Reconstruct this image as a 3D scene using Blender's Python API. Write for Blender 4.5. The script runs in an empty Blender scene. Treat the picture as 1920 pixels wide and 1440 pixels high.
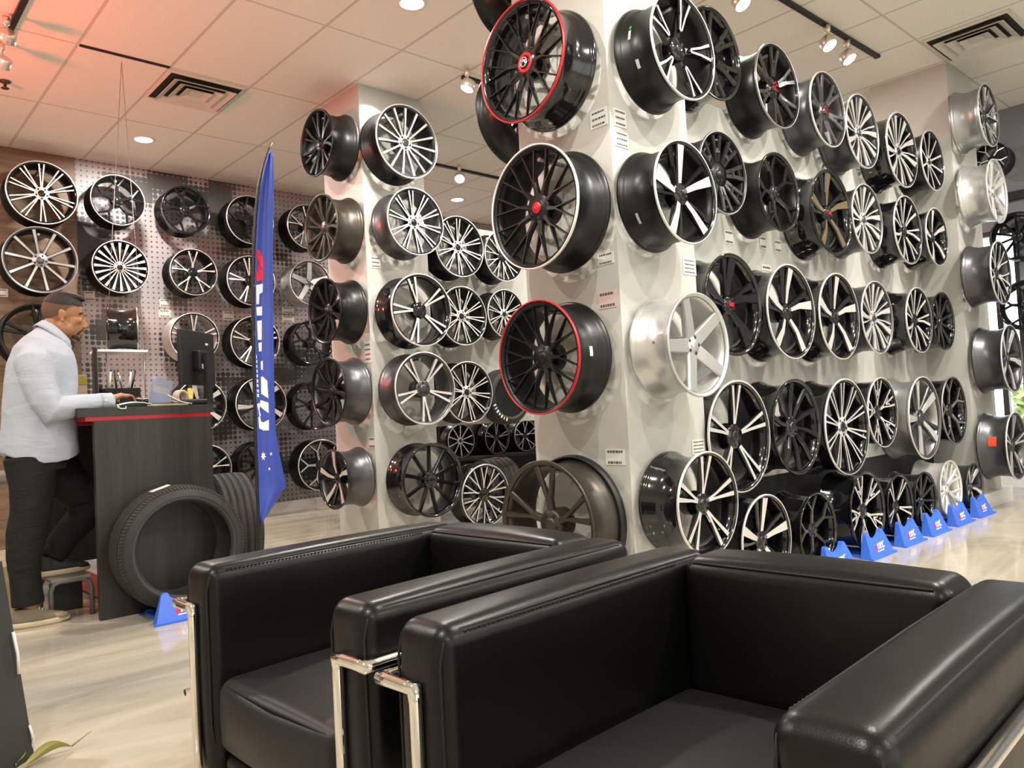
import bpy, bmesh, math, random
from mathutils import Vector, Matrix
random.seed(7)
PI = math.pi
S = bpy.context.scene
COL = S.collection

# ------------------------------------------------------------------ camera
FPX = 1459.3054
RT = Vector((0.73940721, -0.67112453, -0.05356165))
UP = Vector((0.01627645, -0.06171362, 0.99796117))
FW = Vector((0.67306171, 0.73877148, 0.03470797))
CAM = Vector((0.0, 0.0, 1.0))
cd = bpy.data.cameras.new('camera'); cam = bpy.data.objects.new('camera', cd); COL.objects.link(cam)
m = Matrix.Identity(4)
for i in range(3):
    m[i][0] = RT[i]; m[i][1] = UP[i]; m[i][2] = -FW[i]; m[i][3] = CAM[i]
cam.matrix_world = m
cd.sensor_fit = 'HORIZONTAL'; cd.sensor_width = 36.0; cd.lens = 36.0 * FPX / 1920.0
cd.clip_start = 0.05; cd.clip_end = 200
S.camera = cam

# ------------------------------------------------------------------ view + world
S.view_settings.view_transform = 'Standard'
S.view_settings.look = 'None'
S.view_settings.gamma = 1.0
S.view_settings.use_curve_mapping = False
S.view_settings.exposure = -0.22
w = bpy.data.worlds.new('daylight'); S.world = w; w.use_nodes = True
bgn = w.node_tree.nodes['Background']
bgn.inputs[0].default_value = (0.80, 0.90, 1.0, 1); bgn.inputs[1].default_value = 7.0

H = 3.689            # ceiling height
WARM = (1.0, 0.92, 0.80)
NEUT = (1.0, 0.95, 0.87)

def lamp(name, kind, loc, power, color=WARM, aim=None, size=0.1, spot=70, blend=0.5, parent=None):
    d = bpy.data.lights.new(name, kind); d.energy = power; d.color = color
    if kind == 'AREA' and isinstance(size, tuple):
        d.shape = 'RECTANGLE'; d.size, d.size_y = size
    elif kind == 'AREA':
        d.shape = 'DISK'; d.size = size
    else:
        d.shadow_soft_size = size
    if kind == 'SPOT':
        d.spot_size = math.radians(spot); d.spot_blend = blend
    o = bpy.data.objects.new(name, d); COL.objects.link(o); o.location = loc
    if aim is not None:
        o.rotation_euler = (Vector(aim) - Vector(loc)).to_track_quat('-Z', 'Y').to_euler()
    return o

# ------------------------------------------------------------------ maths
def ray(x, y):
    return (RT * (x - 960.0) - UP * (y - 720.0)) / FPX + FW
def at(x, y, X=None, Y=None, Z=None):
    r = ray(x, y)
    t = (X - CAM.x) / r.x if X is not None else (Y - CAM.y) / r.y if Y is not None else (Z - CAM.z) / r.z
    return CAM + r * t
def depth(p):
    return (Vector(p) - CAM).dot(FW)

# ------------------------------------------------------------------ materials
MATS = {}
def mat(name, col, rough=0.5, metal=0.0, spec=0.5, coat=0.0, emit=0.0, trans=0.0, alpha=1.0, bump=None, ior=1.45):
    if name in MATS: return MATS[name]
    mt = bpy.data.materials.new(name); mt.use_nodes = True
    nt = mt.node_tree; b = nt.nodes['Principled BSDF']
    b.inputs['Base Color'].default_value = (*col, 1)
    b.inputs['Roughness'].default_value = rough
    b.inputs['Metallic'].default_value = metal
    b.inputs['Specular IOR Level'].default_value = spec
    b.inputs['Coat Weight'].default_value = coat
    b.inputs['Coat Roughness'].default_value = 0.06
    b.inputs['Transmission Weight'].default_value = trans
    b.inputs['IOR'].default_value = ior
    b.inputs['Alpha'].default_value = alpha
    if emit:
        b.inputs['Emission Color'].default_value = (*col, 1); b.inputs['Emission Strength'].default_value = emit
    if bump:
        sc, st, det = bump
        n = nt.nodes.new('ShaderNodeTexNoise'); n.inputs['Scale'].default_value = sc; n.inputs['Detail'].default_value = det
        tc = nt.nodes.new('ShaderNodeTexCoord'); nt.links.new(tc.outputs['Object'], n.inputs['Vector'])
        bp = nt.nodes.new('ShaderNodeBump'); bp.inputs['Strength'].default_value = st; bp.inputs['Distance'].default_value = 0.01
        nt.links.new(n.outputs['Fac'], bp.inputs['Height']); nt.links.new(bp.outputs[0], b.inputs['Normal'])
    MATS[name] = mt
    return mt
def nodes_of(mt):
    nt = mt.node_tree
    return nt, nt.nodes, nt.links, nt.nodes['Principled BSDF']
def ramp(nt, fac, stops):
    r = nt.nodes.new('ShaderNodeValToRGB')
    el = r.color_ramp.elements
    while len(el) < len(stops): el.new(0.5)
    for e, (p, c) in zip(el, stops):
        e.position = p; e.color = (*c, 1)
    nt.links.new(fac, r.inputs[0]); return r.outputs[0]

# ------------------------------------------------------------------ mesh helpers
class MB:
    def __init__(self): self.bm = bmesh.new()
    def face(self, pts, mi=0, smooth=False):
        f = self.bm.faces.new([self.bm.verts.new(p) for p in pts]); f.material_index = mi; f.smooth = smooth; return f
    def box(self, c, s, mi=0, M=None):
        cx, cy, cz = c; hx, hy, hz = s[0]/2, s[1]/2, s[2]/2
        v = []
        for dx, dy, dz in ((-1,-1,-1),(1,-1,-1),(1,1,-1),(-1,1,-1),(-1,-1,1),(1,-1,1),(1,1,1),(-1,1,1)):
            p = Vector((cx+dx*hx, cy+dy*hy, cz+dz*hz))
            v.append(self.bm.verts.new(M @ p if M else p))
        for q in ((0,3,2,1),(4,5,6,7),(0,1,5,4),(1,2,6,5),(2,3,7,6),(3,0,4,7)):
            f = self.bm.faces.new([v[i] for i in q]); f.material_index = mi
        return self
    def rings(self, rings, closed=True, caps=True, mi=0, smooth=True):
        R = [[self.bm.verts.new(p) for p in r] for r in rings]
        n = len(R[0])
        for a, b in zip(R[:-1], R[1:]):
            for i in range(n if closed else n - 1):
                j = (i + 1) % n
                f = self.bm.faces.new((a[i], a[j], b[j], b[i])); f.material_index = mi; f.smooth = smooth
        if caps and closed:
            for r, flip in ((R[0], True), (R[-1], False)):
                f = self.bm.faces.new(list(reversed(r)) if flip else r); f.material_index = mi; f.smooth = False
        return self
    def tube(self, pts, rad, seg=10, mi=0, smooth=True, caps=True):
        pts = [Vector(p) for p in pts]
        rr = rad if isinstance(rad, (list, tuple)) else [rad] * len(pts)
        out = []; n0 = None
        for i, p in enumerate(pts):
            t = (pts[min(i+1, len(pts)-1)] - pts[max(i-1, 0)]).normalized()
            if n0 is None:
                n0 = t.orthogonal().normalized()
            n0 = (n0 - t * n0.dot(t)).normalized(); b = t.cross(n0)
            out.append([p + (n0*math.cos(2*PI*k/seg) + b*math.sin(2*PI*k/seg)) * rr[i] for k in range(seg)])
        return self.rings(out, True, caps, mi, smooth)
    def lathe(self, prof, seg=48, mi=0, smooth=True, closed_prof=False):
        # revolve (r, z) about local Z
        R = [[self.bm.verts.new((r*math.cos(2*PI*k/seg), r*math.sin(2*PI*k/seg), z)) for k in range(seg)] for r, z in prof]
        P = R + ([R[0]] if closed_prof else [])
        for a, b in zip(P[:-1], P[1:]):
            for i in range(seg):
                j = (i+1) % seg
                f = self.bm.faces.new((a[i], a[j], b[j], b[i])); f.material_index = mi; f.smooth = smooth
        return self
    def disc(self, c, r, z, seg=16, mi=0):
        self.face([(c[0]+r*math.cos(2*PI*k/seg), c[1]+r*math.sin(2*PI*k/seg), z) for k in range(seg)], mi)
    def ball(self, c, r, u=20, v=12, mi=0, M=None):
        rx, ry, rz = r if isinstance(r, (tuple, list)) else (r, r, r)
        rings = []
        for j in range(1, v):
            th = PI*j/v
            ring = []
            for i in range(u):
                ph = 2*PI*i/u
                p = Vector((rx*math.sin(th)*math.cos(ph), ry*math.sin(th)*math.sin(ph), rz*math.cos(th)))
                if M: p = M @ p
                ring.append(Vector(c) + p)
            rings.append(ring)
        self.rings(rings, True, True, mi)
        for f in self.bm.faces: f.smooth = True
        return self
    def prism(self, poly, z0, z1, M=None, mi=0):
        # polygon in local xy, extruded from z0 to z1
        n = len(poly)
        T = lambda p: (M @ Vector(p)) if M else Vector(p)
        a = [self.bm.verts.new(T((x, y, z0))) for x, y in poly]
        b = [self.bm.verts.new(T((x, y, z1))) for x, y in poly]
        for i in range(n):
            j = (i+1) % n
            f = self.bm.faces.new((a[i], a[j], b[j], b[i])); f.material_index = mi
        self.bm.faces.new(list(reversed(a))).material_index = mi
        self.bm.faces.new(b).material_index = mi
        return self
    def rbox(self, c, s, r, n=10, puff=0.0, mi=0, M=None):
        # soft rounded box with slightly domed faces
        hx, hy, hz = s[0]/2, s[1]/2, s[2]/2
        verts = {}
        def pos(u, v, ax, sg):
            q = [0, 0, 0]; o = [i for i in range(3) if i != ax]
            q[ax] = sg; q[o[0]] = u; q[o[1]] = v
            return q
        h = (hx, hy, hz)
        def put(q):
            key = (round(q[0], 5), round(q[1], 5), round(q[2], 5))
            if key in verts: return verts[key]
            p = [q[i]*h[i] for i in range(3)]
            inner = [max(-h[i]+r, min(h[i]-r, p[i])) for i in range(3)]
            d = Vector([p[i]-inner[i] for i in range(3)])
            if d.length > 1e-9: d = d.normalized()*r
            P = Vector(inner) + d
            if puff:
                for i in range(3):
                    if abs(abs(q[i]) - 1) < 1e-6:
                        o = [k for k in range(3) if k != i]
                        P[i] += math.copysign(puff*(1-q[o[0]]**2)*(1-q[o[1]]**2), q[i])
            P = P + Vector(c)
            verts[key] = self.bm.verts.new(M @ P if M else P); return verts[key]
        # denser samples near the edges so the rounding is smooth
        ts = [-1 + 2*k/n for k in range(n+1)]
        def grid(hh):
            e = min(0.49, r/hh)
            edge = [e*k/4 for k in range(5)]
            mid = [e + (2-2*e)*k/n for k in range(1, n)]
            return [-1+t for t in edge+mid] + [1-t for t in reversed(edge)]
        G = [grid(k) for k in h]
        for ax in range(3):
            o = [i for i in range(3) if i != ax]
            gu, gv = G[o[0]], G[o[1]]
            for sg in (-1, 1):
                for i in range(len(gu)-1):
                    for j in range(len(gv)-1):
                        q = [put(pos(a, b, ax, sg)) for a, b in ((gu[i], gv[j]), (gu[i+1], gv[j]), (gu[i+1], gv[j+1]), (gu[i], gv[j+1]))]
                        if len(set(q)) < 4: continue
                        try:
                            f = self.bm.faces.new(q); f.material_index = mi; f.smooth = True
                        except ValueError: pass
        return self
    def mesh(self, name):
        bmesh.ops.recalc_face_normals(self.bm, faces=self.bm.faces)
        me = bpy.data.meshes.new(name); self.bm.to_mesh(me); self.bm.free(); return me
    def build(self, name, mats, parent=None, loc=None, rot=None):
        me = self.mesh(name)
        for mm in (mats if isinstance(mats, (list, tuple)) else [mats]): me.materials.append(mm)
        return link(name, me, parent, loc, rot)
def link(name, me, parent=None, loc=None, rot=None):
    o = bpy.data.objects.new(name, me); COL.objects.link(o)
    if parent is not None: o.parent = parent
    if loc is not None: o.location = loc
    if rot is not None: o.rotation_euler = rot
    return o
def tag(o, label, cat, group=None, kind=None):
    o['label'] = label; o['category'] = cat
    if group: o['group'] = group
    if kind: o['kind'] = kind
    return o
def thing(name, label, cat, loc=(0,0,0), rot=(0,0,0), group=None):
    o = bpy.data.objects.new(name, None); COL.objects.link(o); o.location = loc; o.rotation_euler = rot
    o.empty_display_size = 0.1
    return tag(o, label, cat, group)
def struct(o):
    o['kind'] = 'structure'; return o
def baked(ob):
    # evaluate modifiers into a plain mesh
    dg = bpy.context.evaluated_depsgraph_get(); dg.update()
    me = bpy.data.meshes.new_from_object(ob.evaluated_get(dg))
    old = ob.data; ob.modifiers.clear(); ob.data = me; bpy.data.meshes.remove(old)
    return ob
def merge_shape(ob, voxel, smooth=4):
    md = ob.modifiers.new('r', 'REMESH'); md.mode = 'VOXEL'; md.voxel_size = voxel; md.use_smooth_shade = True
    sm = ob.modifiers.new('s', 'SMOOTH'); sm.iterations = smooth; sm.factor = 0.5
    mats = list(ob.data.materials)
    baked(ob)
    ob.data.materials.clear()
    for q in mats: ob.data.materials.append(q)
    for p in ob.data.polygons: p.use_smooth = True; p.material_index = 0
    return ob
# ------------------------------------------------------------------ room materials
def ceiling_mat():
    mt = mat('ceiling_tile', (0.66, 0.62, 0.54), 0.9, spec=0.2); nt, N, L, B = nodes_of(mt)
    tc = N.new('ShaderNodeTexCoord'); sp = N.new('ShaderNodeSeparateXYZ'); L.new(tc.outputs['Object'], sp.inputs[0])
    def line(out, off, step, wd):
        a = N.new('ShaderNodeMath'); a.operation = 'SUBTRACT'; L.new(out, a.inputs[0]); a.inputs[1].default_value = off
        b = N.new('ShaderNodeMath'); b.operation = 'PINGPONG'; L.new(a.outputs[0], b.inputs[0]); b.inputs[1].default_value = step/2
        c = N.new('ShaderNodeMath'); c.operation = 'LESS_THAN'; L.new(b.outputs[0], c.inputs[0]); c.inputs[1].default_value = wd
        return c.outputs[0]
    lx = line(sp.outputs[0], 1.4378, 0.6177, 0.011); ly = line(sp.outputs[1], 5.8383, 1.2203, 0.009)
    mx = N.new('ShaderNodeMath'); mx.operation = 'MAXIMUM'; L.new(lx, mx.inputs[0]); L.new(ly, mx.inputs[1])
    no = N.new('ShaderNodeTexNoise'); no.inputs['Scale'].default_value = 90; no.inputs['Detail'].default_value = 3
    L.new(tc.outputs['Object'], no.inputs['Vector'])
    base = ramp(nt, no.outputs['Fac'], [(0.35, (0.80, 0.765, 0.69)), (0.6, (0.87, 0.83, 0.75))])
    mi = N.new('ShaderNodeMix'); mi.data_type = 'RGBA'
    L.new(mx.outputs[0], mi.inputs['Factor']); L.new(base, mi.inputs['A']); mi.inputs['B'].default_value = (0.60, 0.56, 0.49, 1)
    L.new(mi.outputs['Result'], B.inputs['Base Color'])
    return mt
def floor_mat():
    mt = mat('polished_floor', (0.5, 0.48, 0.44), 0.1, spec=0.5, ior=1.6); nt, N, L, B = nodes_of(mt)
    tc = N.new('ShaderNodeTexCoord'); mp = N.new('ShaderNodeMapping'); L.new(tc.outputs['Object'], mp.inputs[0])
    mp.inputs['Rotation'].default_value = (0, 0, math.radians(-48)); mp.inputs['Scale'].default_value = (0.45, 1.6, 1)
    n1 = N.new('ShaderNodeTexNoise'); n1.inputs['Scale'].default_value = 1.3; n1.inputs['Detail'].default_value = 9; n1.inputs['Distortion'].default_value = 1.6
    n1.inputs['Roughness'].default_value = 0.62
    L.new(mp.outputs[0], n1.inputs['Vector'])
    n2 = N.new('ShaderNodeTexNoise'); n2.inputs['Scale'].default_value = 0.55; n2.inputs['Detail'].default_value = 2
    L.new(tc.outputs['Object'], n2.inputs['Vector'])
    c1 = ramp(nt, n1.outputs['Fac'], [(0.30, (0.21, 0.208, 0.20)), (0.5, (0.30, 0.295, 0.28)), (0.68, (0.40, 0.39, 0.37))])
    c2 = ramp(nt, n1.outputs['Fac'], [(0.30, (0.35, 0.305, 0.23)), (0.5, (0.49, 0.435, 0.335)), (0.68, (0.60, 0.54, 0.44))])
    mi = N.new('ShaderNodeMix'); mi.data_type = 'RGBA'
    fr = ramp(nt, n2.outputs['Fac'], [(0.34, (0, 0, 0)), (0.50, (1, 1, 1))])
    L.new(fr, mi.inputs['Factor']); L.new(c1, mi.inputs['A']); L.new(c2, mi.inputs['B'])
    L.new(mi.outputs['Result'], B.inputs['Base Color'])
    rr = N.new('ShaderNodeMapRange'); L.new(n1.outputs['Fac'], rr.inputs[0]); rr.inputs[3].default_value = 0.05; rr.inputs[4].default_value = 0.15
    L.new(rr.outputs[0], B.inputs['Roughness'])
    return mt
def dots_mat():
    # printed halftone wall panel: grey-mauve and charcoal clouds broken into a grid of round dots
    mt = mat('halftone_panel', (0.4, 0.38, 0.38), 0.45, spec=0.4); nt, N, L, B = nodes_of(mt)
    tc = N.new('ShaderNodeTexCoord'); sp = N.new('ShaderNodeSeparateXYZ'); L.new(tc.outputs['Object'], sp.inputs[0])
    P = 0.053
    def cell(out):
        a = N.new('ShaderNodeMath'); a.operation = 'DIVIDE'; L.new(out, a.inputs[0]); a.inputs[1].default_value = P
        fl = N.new('ShaderNodeMath'); fl.operation = 'FLOOR'; L.new(a.outputs[0], fl.inputs[0])
        f = N.new('ShaderNodeMath'); f.operation = 'SUBTRACT'; L.new(a.outputs[0], f.inputs[0]); L.new(fl.outputs[0], f.inputs[1])
        s = N.new('ShaderNodeMath'); s.operation = 'SUBTRACT'; L.new(f.outputs[0], s.inputs[0]); s.inputs[1].default_value = 0.5
        return fl.outputs[0], s.outputs[0]
    ix, fx = cell(sp.outputs[0]); iz, fz = cell(sp.outputs[2])
    cv = N.new('ShaderNodeCombineXYZ'); L.new(fx, cv.inputs[0]); L.new(fz, cv.inputs[1])
    ln = N.new('ShaderNodeVectorMath'); ln.operation = 'LENGTH'; L.new(cv.outputs[0], ln.inputs[0])
    ci = N.new('ShaderNodeCombineXYZ'); L.new(ix, ci.inputs[0]); L.new(iz, ci.inputs[1])
    no = N.new('ShaderNodeTexNoise'); no.inputs['Scale'].default_value = 0.085; no.inputs['Detail'].default_value = 2.0
    L.new(ci.outputs[0], no.inputs['Vector'])
    # dark dots on light, or light dots on dark
    r1 = N.new('ShaderNodeMapRange'); L.new(no.outputs['Fac'], r1.inputs[0])
    r1.inputs[1].default_value = 0.50; r1.inputs[2].default_value = 0.62; r1.inputs[3].default_value = 0.17; r1.inputs[4].default_value = 0.70
    lt = N.new('ShaderNodeMath'); lt.operation = 'LESS_THAN'; L.new(ln.outputs['Value'], lt.inputs[0]); L.new(r1.outputs[0], lt.inputs[1])
    n3 = N.new('ShaderNodeTexNoise'); n3.inputs['Scale'].default_value = 1.1; L.new(tc.outputs['Object'], n3.inputs['Vector'])
    lightc = ramp(nt, n3.outputs['Fac'], [(0.35, (0.27, 0.235, 0.24)), (0.65, (0.36, 0.32, 0.32))])
    darkc = ramp(nt, n3.outputs['Fac'], [(0.35, (0.02, 0.019, 0.019)), (0.55, (0.07, 0.065, 0.063)), (0.65, (0.12, 0.11, 0.105))])
    mi = N.new('ShaderNodeMix'); mi.data_type = 'RGBA'
    L.new(lt.outputs[0], mi.inputs['Factor']); L.new(lightc, mi.inputs['A']); L.new(darkc, mi.inputs['B'])
    L.new(mi.outputs['Result'], B.inputs['Base Color'])
    return mt
def wood_mat(name, c0, c1, sc=(1, 1, 9), rough=0.5):
    mt = mat(name, c0, rough); nt, N, L, B = nodes_of(mt)
    tc = N.new('ShaderNodeTexCoord'); mp = N.new('ShaderNodeMapping'); L.new(tc.outputs['Object'], mp.inputs[0]); mp.inputs['Scale'].default_value = sc
    no = N.new('ShaderNodeTexNoise'); no.inputs['Scale'].default_value = 3.2; no.inputs['Detail'].default_value = 8; no.inputs['Distortion'].default_value = 0.6
    L.new(mp.outputs[0], no.inputs['Vector'])
    L.new(ramp(nt, no.outputs['Fac'], [(0.3, c0), (0.7, c1)]), B.inputs['Base Color'])
    return mt
M_CEIL = ceiling_mat(); M_FLOOR = floor_mat(); M_DOTS = dots_mat()
M_WOOD = wood_mat('brown_wood_panel', (0.12, 0.072, 0.042), (0.22, 0.14, 0.085), (0.7, 1, 7))
M_WALL = mat('white_wall_paint', (0.50, 0.49, 0.45), 0.55, spec=0.3)
M_WALLB = mat('warm_wall_paint', (0.68, 0.64, 0.56), 0.7, spec=0.3)
M_BASE = mat('baseboard_white', (0.72, 0.72, 0.70), 0.35)
M_GREYW = mat('slate_grey_paint', (0.22, 0.23, 0.25), 0.6)
M_BLACK = mat('black_board', (0.012, 0.012, 0.013), 0.5)
M_CHROME = mat('chrome', (0.88, 0.87, 0.84), 0.06, 1.0)
M_WHITEPL = mat('white_plastic', (0.8, 0.79, 0.76), 0.4)
M_GLOW = mat('lamp_glow', (1.0, 0.93, 0.80), 0.5, emit=14.0)

def slab(name, lo, hi, m_):
    lo, hi = Vector(lo), Vector(hi)
    return struct(MB().box((lo+hi)/2, hi-lo).build(name, m_))
XL, XR, YB, YF = -4.0, 8.72, 8.33, -4.5
slab('floor', (XL-.1, YF-.1, -0.1), (XR+.1, YB+.1, 0), M_FLOOR)
slab('ceiling', (XL-.1, YF-.1, H), (XR+.1, YB+.1, H+.1), M_CEIL)
slab('wall_back', (1.985, YB, 0), (XR+.1, YB+.1, H), M_DOTS)
slab('wall_back_wood', (XL-.1, YB-0.012, 0), (1.985, YB+.1, H), M_WOOD)
slab('baseboard_back', (1.985, YB-.022, 0), (XR, YB, 0.115), M_BASE)
slab('wall_left', (XL-.1, YF, 0), (XL, YB, H), M_WALLB)
slab('wall_front', (XL-.1, YF-.1, 0), (XR+.1, YF, H), M_WALLB)

# end wall with its window
wy0, wy1, wz0, wz1 = 2.20, 2.64, 0.58, 2.52
slab('wall_right', (XR, YF, 0), (XR+.1, wy0, H), M_GREYW)
slab('wall_right_beyond_window', (XR, wy1, 0), (XR+.1, YB, H), M_GREYW)
slab('wall_right_above_window', (XR, wy0, wz1), (XR+.1, wy1, H), M_GREYW)
slab('wall_right_below_window', (XR, wy0, 0), (XR+.1, wy1, wz0), M_WALL)
slab('trim_1', (XR-.05, 0.5, 2.78), (XR, 3.2, 2.86), M_BLACK)
slab('baseboard_right', (XR-.02, YF, 0), (XR, YB, 0.1), M_BASE)
def window():
    fr = MB()
    d = 0.05
    for y in (wy0+.02, 2.40, wy1-.02): fr.box((XR+.05, y, (wz0+wz1)/2), (0.07, d, wz1-wz0))
    for z in (wz0+.02, wz1-.02): fr.box((XR+.05, (wy0+wy1)/2, z), (0.07, wy1-wy0, d))
    root = struct(fr.build('window_1', mat('dark_window_frame', (0.05, 0.04, 0.035), 0.4)))
    g = MB().box((XR+.06, (wy0+wy1)/2, (wz0+wz1)/2), (0.006, wy1-wy0-.04, wz1-wz0-.04)).build('window_glass', mat('glass', (1, 1, 1), 0.0, trans=1.0), root)
window()
# added window frame with opaque pane, out of view, backing the fill light
fw = MB()
for x in (-1.5, .5, 2.5, 4.5, 6.5): fw.box((x, YF+.02, 1.6), (.06, .05, 2.4))
for z in (.4, 2.8): fw.box((2.5, YF+.02, z), (8.06, .05, .06))
fill_win = struct(fw.build('fill_window_frame', MATS['dark_window_frame']))
MB().box((2.5, YF+.012, 1.6), (8.0, .006, 2.4)).build('window_glass', mat('fill_window_pane', (.75, .8, .82), .1), fill_win)
# outside
slab('ground', (XR+.1, -6, -0.12), (XR+22, 20, -0.02), mat('pavement', (0.45, 0.45, 0.43), 0.8))
def shrub(x, y, h, name, label):
    rnd = random.Random(int(x*10+y))
    b = MB()
    for _ in range(260):
        a, e, r = rnd.random()*2*PI, rnd.random(), h*0.45*(0.5+0.5*rnd.random())
        c = Vector((math.cos(a)*r*math.sqrt(1-e*e*.8), math.sin(a)*r*math.sqrt(1-e*e*.8), h*0.3 + e*h*0.65))
        u = Vector((rnd.uniform(-1, 1), rnd.uniform(-1, 1), rnd.uniform(-1, 1))).normalized()*0.11
        v = u.orthogonal().normalized()*0.06
        b.face([c-u, c+v, c+u, c-v])
    t = thing(name, label, 'shrub', (x, y, -0.02))
    b.build('foliage', mat('leaf_green', (0.30, 0.36, 0.10), 0.6), t)
    MB().tube([(0, 0, 0), (0, 0, h*.5)], [0.05, 0.03]).build('stem', mat('bark', (0.1, 0.07, 0.05), 0.8), t)
shrub(XR+3.6, 2.9, 1.15, 'green_shrub', 'light green shrub outside the far right window')

# ------------------------------------------------------------------ pillars and display partitions
C1 = (2.72, 2.234, 0.60); C2 = (3.324, 5.287, 0.6045); C3 = (7.033, 2.188, 0.62)
struct(MB().box((C1[0]+C1[2]/2, C1[1]+C1[2]/2, H/2), (C1[2], C1[2], H)).build('pillar_near', M_WALL))
struct(MB().box((C2[0]+C2[2]/2, C2[1]+C2[2]/2, H/2), (C2[2], C2[2], H)).build('pillar_middle', M_WALL))
struct(MB().box((C3[0]+C3[2]/2, C3[1]+C3[2]/2, H/2), (C3[2], C3[2], H)).build('pillar_right', M_WALL))
struct(MB().box((C3[0]+.36, C3[1]+.3, 0.06), (0.76, 0.70, 0.12)).build('trim_2', M_BASE))
DW = 2.5
slab('wall_display', (C1[0]+C1[2], DW, 0.52), (C3[0], DW+.09, 2.74), M_WALL)
slab('wall_display_dark_infill', (C1[0]+C1[2], DW, 0), (C3[0], DW+.09, 0.52), M_BLACK)  # black board standing in for the dark space and tyres under the wall
MW = 5.45
slab('wall_middle_display', (C2[0]+C2[2], MW, 0.90), (6.3, MW+.09, 2.70), M_WALL)

# ------------------------------------------------------------------ ceiling fittings
def downlight(x, y, label, power=90, lit=True):
    t = thing('ceiling_downlight', label, 'ceiling light', (x, y, H), group='round ceiling downlights')
    MB().lathe([(0.075, -0.002), (0.078, -0.008), (0.098, -0.008), (0.10, -0.001), (0.075, -0.0005)], 32, closed_prof=True).build('trim_ring', M_WHITEPL, t)
    b = MB(); b.disc((0, 0), 0.077, -0.004, 28); b.build('diffuser', M_GLOW, t)
    lamp('downlight_lamp', 'AREA', (x, y, H-.012), power, NEUT, (x, y, 0), 0.15)
for x, y, lb in ((2.97, 4.03, 'round white downlight at the top edge of the photo left of the near pillar'),
                 (2.36, 7.46, 'round white downlight close to the dotted wall, left of the feather banner'),
                 (6.11, 7.54, 'small far round downlight seen just right of the middle pillar')):
    downlight(x, y, lb)
for i, (x, y) in enumerate(((-0.7, 4.03), (-0.7, 7.46), (-0.7, 0.6), (2.97, 0.6), (6.1, 0.6), (-0.7, -2.8), (2.97, -2.8), (6.1, -2.8), (6.1, 4.03))):
    lamp('ceiling_lamp', 'AREA', (x, y, H-.012), 90, NEUT, (x, y, 0), 0.15)

def vent(cx, cy, sx, sy, label, n=3):
    t = thing('ceiling_vent', label, 'air vent', (cx, cy, H), group='square ceiling air vents')
    fm = mat('vent_enamel', (0.62, 0.59, 0.52), 0.45)
    def ring(a, b, z0, z1):
        q = MB()
        P = [(-a, z0), (-b, z1)]
        o = [[(-a*sx, -a*sy, z0), (a*sx, -a*sy, z0), (a*sx, a*sy, z0), (-a*sx, a*sy, z0)],
             [(-b*sx, -b*sy, z1), (b*sx, -b*sy, z1), (b*sx, b*sy, z1), (-b*sx, b*sy, z1)],
             [(-b*sx, -b*sy, z1-.006), (b*sx, -b*sy, z1-.006), (b*sx, b*sy, z1-.006), (-b*sx, b*sy, z1-.006)],
             [(-a*sx, -a*sy, z0-.006), (a*sx, -a*sy, z0-.006), (a*sx, a*sy, z0-.006), (-a*sx, a*sy, z0-.006)]]
        q.rings(o+[o[0]], True, False, smooth=False); return q
    ring(0.5, 0.46, -0.002, -0.012).build('frame', fm, t)
    MB().box((0, 0, -0.003), (sx*.95, sy*.95, 0.004)).build('duct_backing', mat('duct_dark', (0.03, 0.028, 0.025), 0.8), t)
    for k in range(n):
        a = 0.40 - k*0.115
        ring(a, a-0.088, -0.042+k*.004, -0.012).build('louvre', fm, t)
    MB().box((0, 0, -0.02), (sx*.16, sy*.16, 0.012)).build('center_plate', fm, t)
vent(2.355, 6.16, 0.60, 0.60, 'square louvred ceiling vent in front of the dotted wall')
vent(6.73, 1.86, 0.60, 0.60, 'square louvred ceiling vent above the right pillar')
sl = MB().box((1.75, 5.838, H-.004), (0.60, 0.03, 0.008)).build('ceiling_slot', mat('slot_dark', (0.02, 0.018, 0.016), 0.7))
tag(sl, 'thin black slot in the ceiling left of the square vent', 'ceiling slot')
sp_ = thing('sprinkler_head', 'small dark sprinkler head on the ceiling at the left picture edge', 'sprinkler', (1.16, 6.76, H))
MB().lathe([(0.0, -.001), (0.04, -.002), (0.035, -.012), (0.012, -.016), (0.01, -.05), (0.0, -.05)], 16).build('escutcheon', mat('dull_brass', (0.12, 0.09, 0.07), 0.4, 0.8), sp_)
MB().lathe([(0.0, -.052), (0.028, -.054), (0.028, -.058), (0.0, -.06)], 16).build('deflector', mat('dull_brass', (0.12, 0.09, 0.07), 0.4, 0.8), sp_)

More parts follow.
